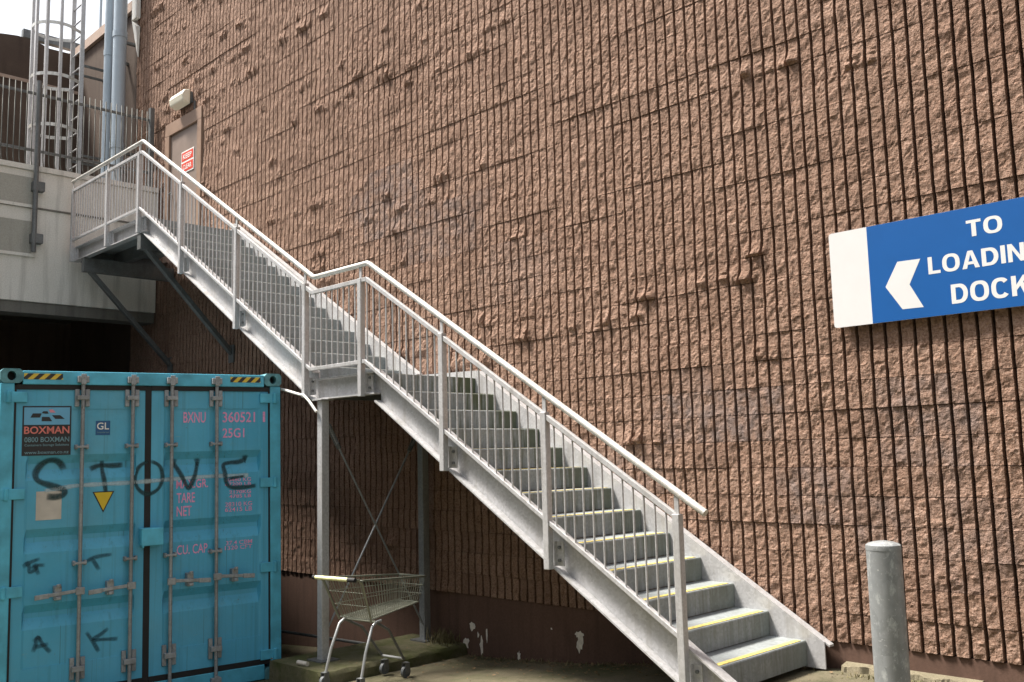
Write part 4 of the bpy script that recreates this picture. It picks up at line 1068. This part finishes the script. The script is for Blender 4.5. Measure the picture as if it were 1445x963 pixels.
# ------------------------------------------------------------------ shopping trolley
tl = empty("shopping_trolley", (-6.92, -1.3, -.55)); tag(tl, "metal shopping trolley standing against the mossy plinth block", "trolley")
TX, GZ = -6.90, gz(-6.9)
def tp(a, b, z): return (TX + a, b, z)                 # a: across, b: world y, z: world z
HY, HZ = -1.76, .355
BKT = [(-.235, -1.66, .34), (.235, -1.66, .34), (.165, -.80, .275), (-.165, -.80, .275)]            # rim
BKB = [(-.185, -1.52, .00), (.185, -1.52, .00), (.125, -.86, .055), (-.125, -.86, .055)]           # floor
def lerp(p, q, t): return tuple(np.array(p) * (1 - t) + np.array(q) * t)
def W3(p): return tp(*p)
def wires(name, A0, A1, B0, B1, n, m, r=.0028):
    mb = MB()
    for i in range(n + 1):
        t = i / n; mb.tube([W3(lerp(A0, A1, t)), W3(lerp(B0, B1, t))], r, 5, False)
    for j in range(m + 1):
        t = j / m; mb.tube([W3(lerp(A0, B0, t)), W3(lerp(A1, B1, t))], r * (1.9 if j in (0, m) else 1.25), 6, False)
    return mb.build(name, MAT['chrome'], tl, True)
wires("basket_back", BKT[0], BKT[1], BKB[0], BKB[1], 14, 3)
wires("basket_side", BKT[1], BKT[2], BKB[1], BKB[2], 23, 3); wires("basket_side", BKT[0], BKT[3], BKB[0], BKB[3], 23, 3)
wires("basket_front", BKT[3], BKT[2], BKB[3], BKB[2], 11, 3); wires("basket_floor", BKB[0], BKB[1], BKB[3], BKB[2], 14, 18, .0024)
MB().tube([W3(BKT[1]), W3(BKT[2]), W3(BKT[3]), W3(BKT[0])], .0085, 8).build("rim", MAT['chrome'], tl, True)
hb = MB().tube([tp(-.22, HY, HZ), tp(.165, HY, HZ)], .017, 12).build("handle", MAT['grip'], tl, True)
for a, b in ((-.25, -.221), (.166, .25)): MB().tube([tp(a, HY, HZ), tp(b, HY, HZ)], .0185, 12).build("handle_cap", MAT['rubber'], hb, True)
for s in (-1, 1):
    MB().tube([tp(s * .235, HY, HZ), tp(s * .236, HY + .05, HZ - .005), tp(s * .232, -1.66, .31), tp(s * .20, -1.54, .03), tp(s * .19, -1.52, -.02)], .0095, 8).build("handle_arm", MAT['chrome'], tl, True)
    wx, wf = s * .212, s * .128
    MB().tube([tp(s * .185, -1.40, -.022), tp(s * .190, -1.46, -.025), tp(s * .195, -1.515, -.06), tp(s * .205, -1.60, -.25), tp(wx, -1.66, GZ + .11)], .0125, 12).build("leg", MAT['trolley_leg'], tl, True)
    MB().tube([tp(s * .19, -1.46, -.03), tp(s * .16, -1.28, -.12), tp(wf, -1.06, GZ + .16)], .0115, 10).build("lower_frame", MAT['galv_dark'], tl, True)
    for (a, b, nm) in ((wx, -1.67, 0), (wf, -1.04, 1)):
        w = MB().tube([tp(a - .014, b, GZ + .052), tp(a + .014, b, GZ + .052)], .050, 18).build("wheel", MAT['tyre'], tl, True)
        MB().tube([tp(a - .016, b, GZ + .052), tp(a + .016, b, GZ + .052)], .017, 10).build("hub", MAT['chrome'], w, True)
        mb = MB().box(TX + a - .024, TX + a - .018, b - .022, b + .030, GZ + .04, GZ + .125).box(TX + a + .018, TX + a + .024, b - .022, b + .030, GZ + .04, GZ + .125).box(TX + a - .024, TX + a + .024, b - .022, b + .030, GZ + .1255, GZ + .131)
        mb.build("fork", MAT['galv_dark'], w)
MB().tube([tp(-.13, -1.07, GZ + .17), tp(.13, -1.07, GZ + .17)], .011, 8).build("cross_bar", MAT['trolley_leg'], tl, True)
MB().tube([tp(-.19, -1.44, -.03), tp(.19, -1.44, -.03)], .010, 8).build("cross_bar", MAT['chrome'], tl, True)

piv = Matrix.Translation((TX, -1.35, GZ)); rot_t = piv @ Matrix.Rotation(math.radians(9), 4, 'Z') @ piv.inverted()
tl.matrix_basis = Matrix.Translation((.03, .0, 0)) @ rot_t @ MWD[tl.as_pointer()]

# ------------------------------------------------------------------ small things on the ground
e = MB().tube([(-9.6, -.66, -.52), (-8.7, -.50, -.535), (-8.02, -.345, -.555)], .016, 8).build("loose_pipe", MAT['galv_dark'], None, True); tag(e, "thin grey pipe lying on the ground behind the trolley", "pipe")
e = MB().tube([(-8.55, -1.36, 2.09), (-8.2, -1.39, 2.03), (-7.88, -1.425, 1.965), (-7.79, -1.425, 1.95), (-7.70, -1.425, 1.89), (-7.60, -1.41, 1.785)], .014, 10).build("white_hose", MAT['pvc'], None, True); tag(e, "white plastic hose running from the stair column to the container", "hose")
e = MB().tube([(-7.60, -1.60, -.448), (-7.47, -1.585, -.450)], .021, 12).build("pipe_offcut", MAT['offwhite'], None, True); tag(e, "short white pipe offcut lying on the mossy plinth end", "pipe")
# dry weeds at the foot of the rear column and along the wall
mb = MB(); rg = random.Random(3)
def blade(x, y, z, h, lean, a):
    w = .004; dx, dy = math.cos(a), math.sin(a); m_ = (x + dx * lean * .4, y + dy * lean * .4, z + h * .6); t = (x + dx * lean, y + dy * lean, z + h)
    mb.add([(x - dy * w, y + dx * w, z), (x + dy * w, y - dx * w, z), (m_[0] + dy * w * .8, m_[1] - dx * w * .8, m_[2]), (m_[0] - dy * w * .8, m_[1] + dx * w * .8, m_[2]), t], [(0, 1, 2, 3), (3, 2, 4)])
for i in range(170):
    x = rg.gauss(-7.36, .09); y = rg.gauss(-.10, .06)
    if y > -.01 or x > -7.15: continue
    blade(x, y, -.475, rg.uniform(.04, .17), rg.uniform(.02, .10), rg.uniform(0, 6.28))
for i in range(420):
    x = rg.uniform(-7.12, -2.2); y = -rg.expovariate(1 / .03) - .012
    if -3.36 < x < -2.3: y -= .14
    blade(x, y, gz(x) - .005, rg.uniform(.012, .05), rg.uniform(.01, .04), rg.uniform(0, 6.28))
o = mb.build("weeds", MAT['weed']); o["kind"] = "stuff"; tag(o, "dry weeds growing along the foot of the wall", "weeds")
mb = MB()
for i in range(1000):
    u = rg.random()
    if u < .55: x = rg.uniform(-7.1, -3.6); y = -rg.expovariate(1 / .22) - .03
    else: x = rg.uniform(-8.0, 0.0); y = rg.uniform(-3.5, -.1)
    if x < -7.1 and y > -1.7: z = -.462
    else: z = gz(x) + .008
    s = rg.uniform(.006, .022); a = rg.uniform(0, 6.28); c, d = math.cos(a) * s, math.sin(a) * s
    mb.add([(x - c, y - d, z + rg.uniform(0, .006)), (x + d * .5, y - c * .5, z + rg.uniform(0, .01)), (x + c, y + d, z + rg.uniform(0, .012)), (x - d * .5, y + c * .5, z + rg.uniform(0, .008))], [(0, 1, 2, 3)])
o = mb.build("leaf_litter", MAT['litter']); o["kind"] = "stuff"; tag(o, "scattered dead leaves and grit on the concrete ground", "leaf litter")
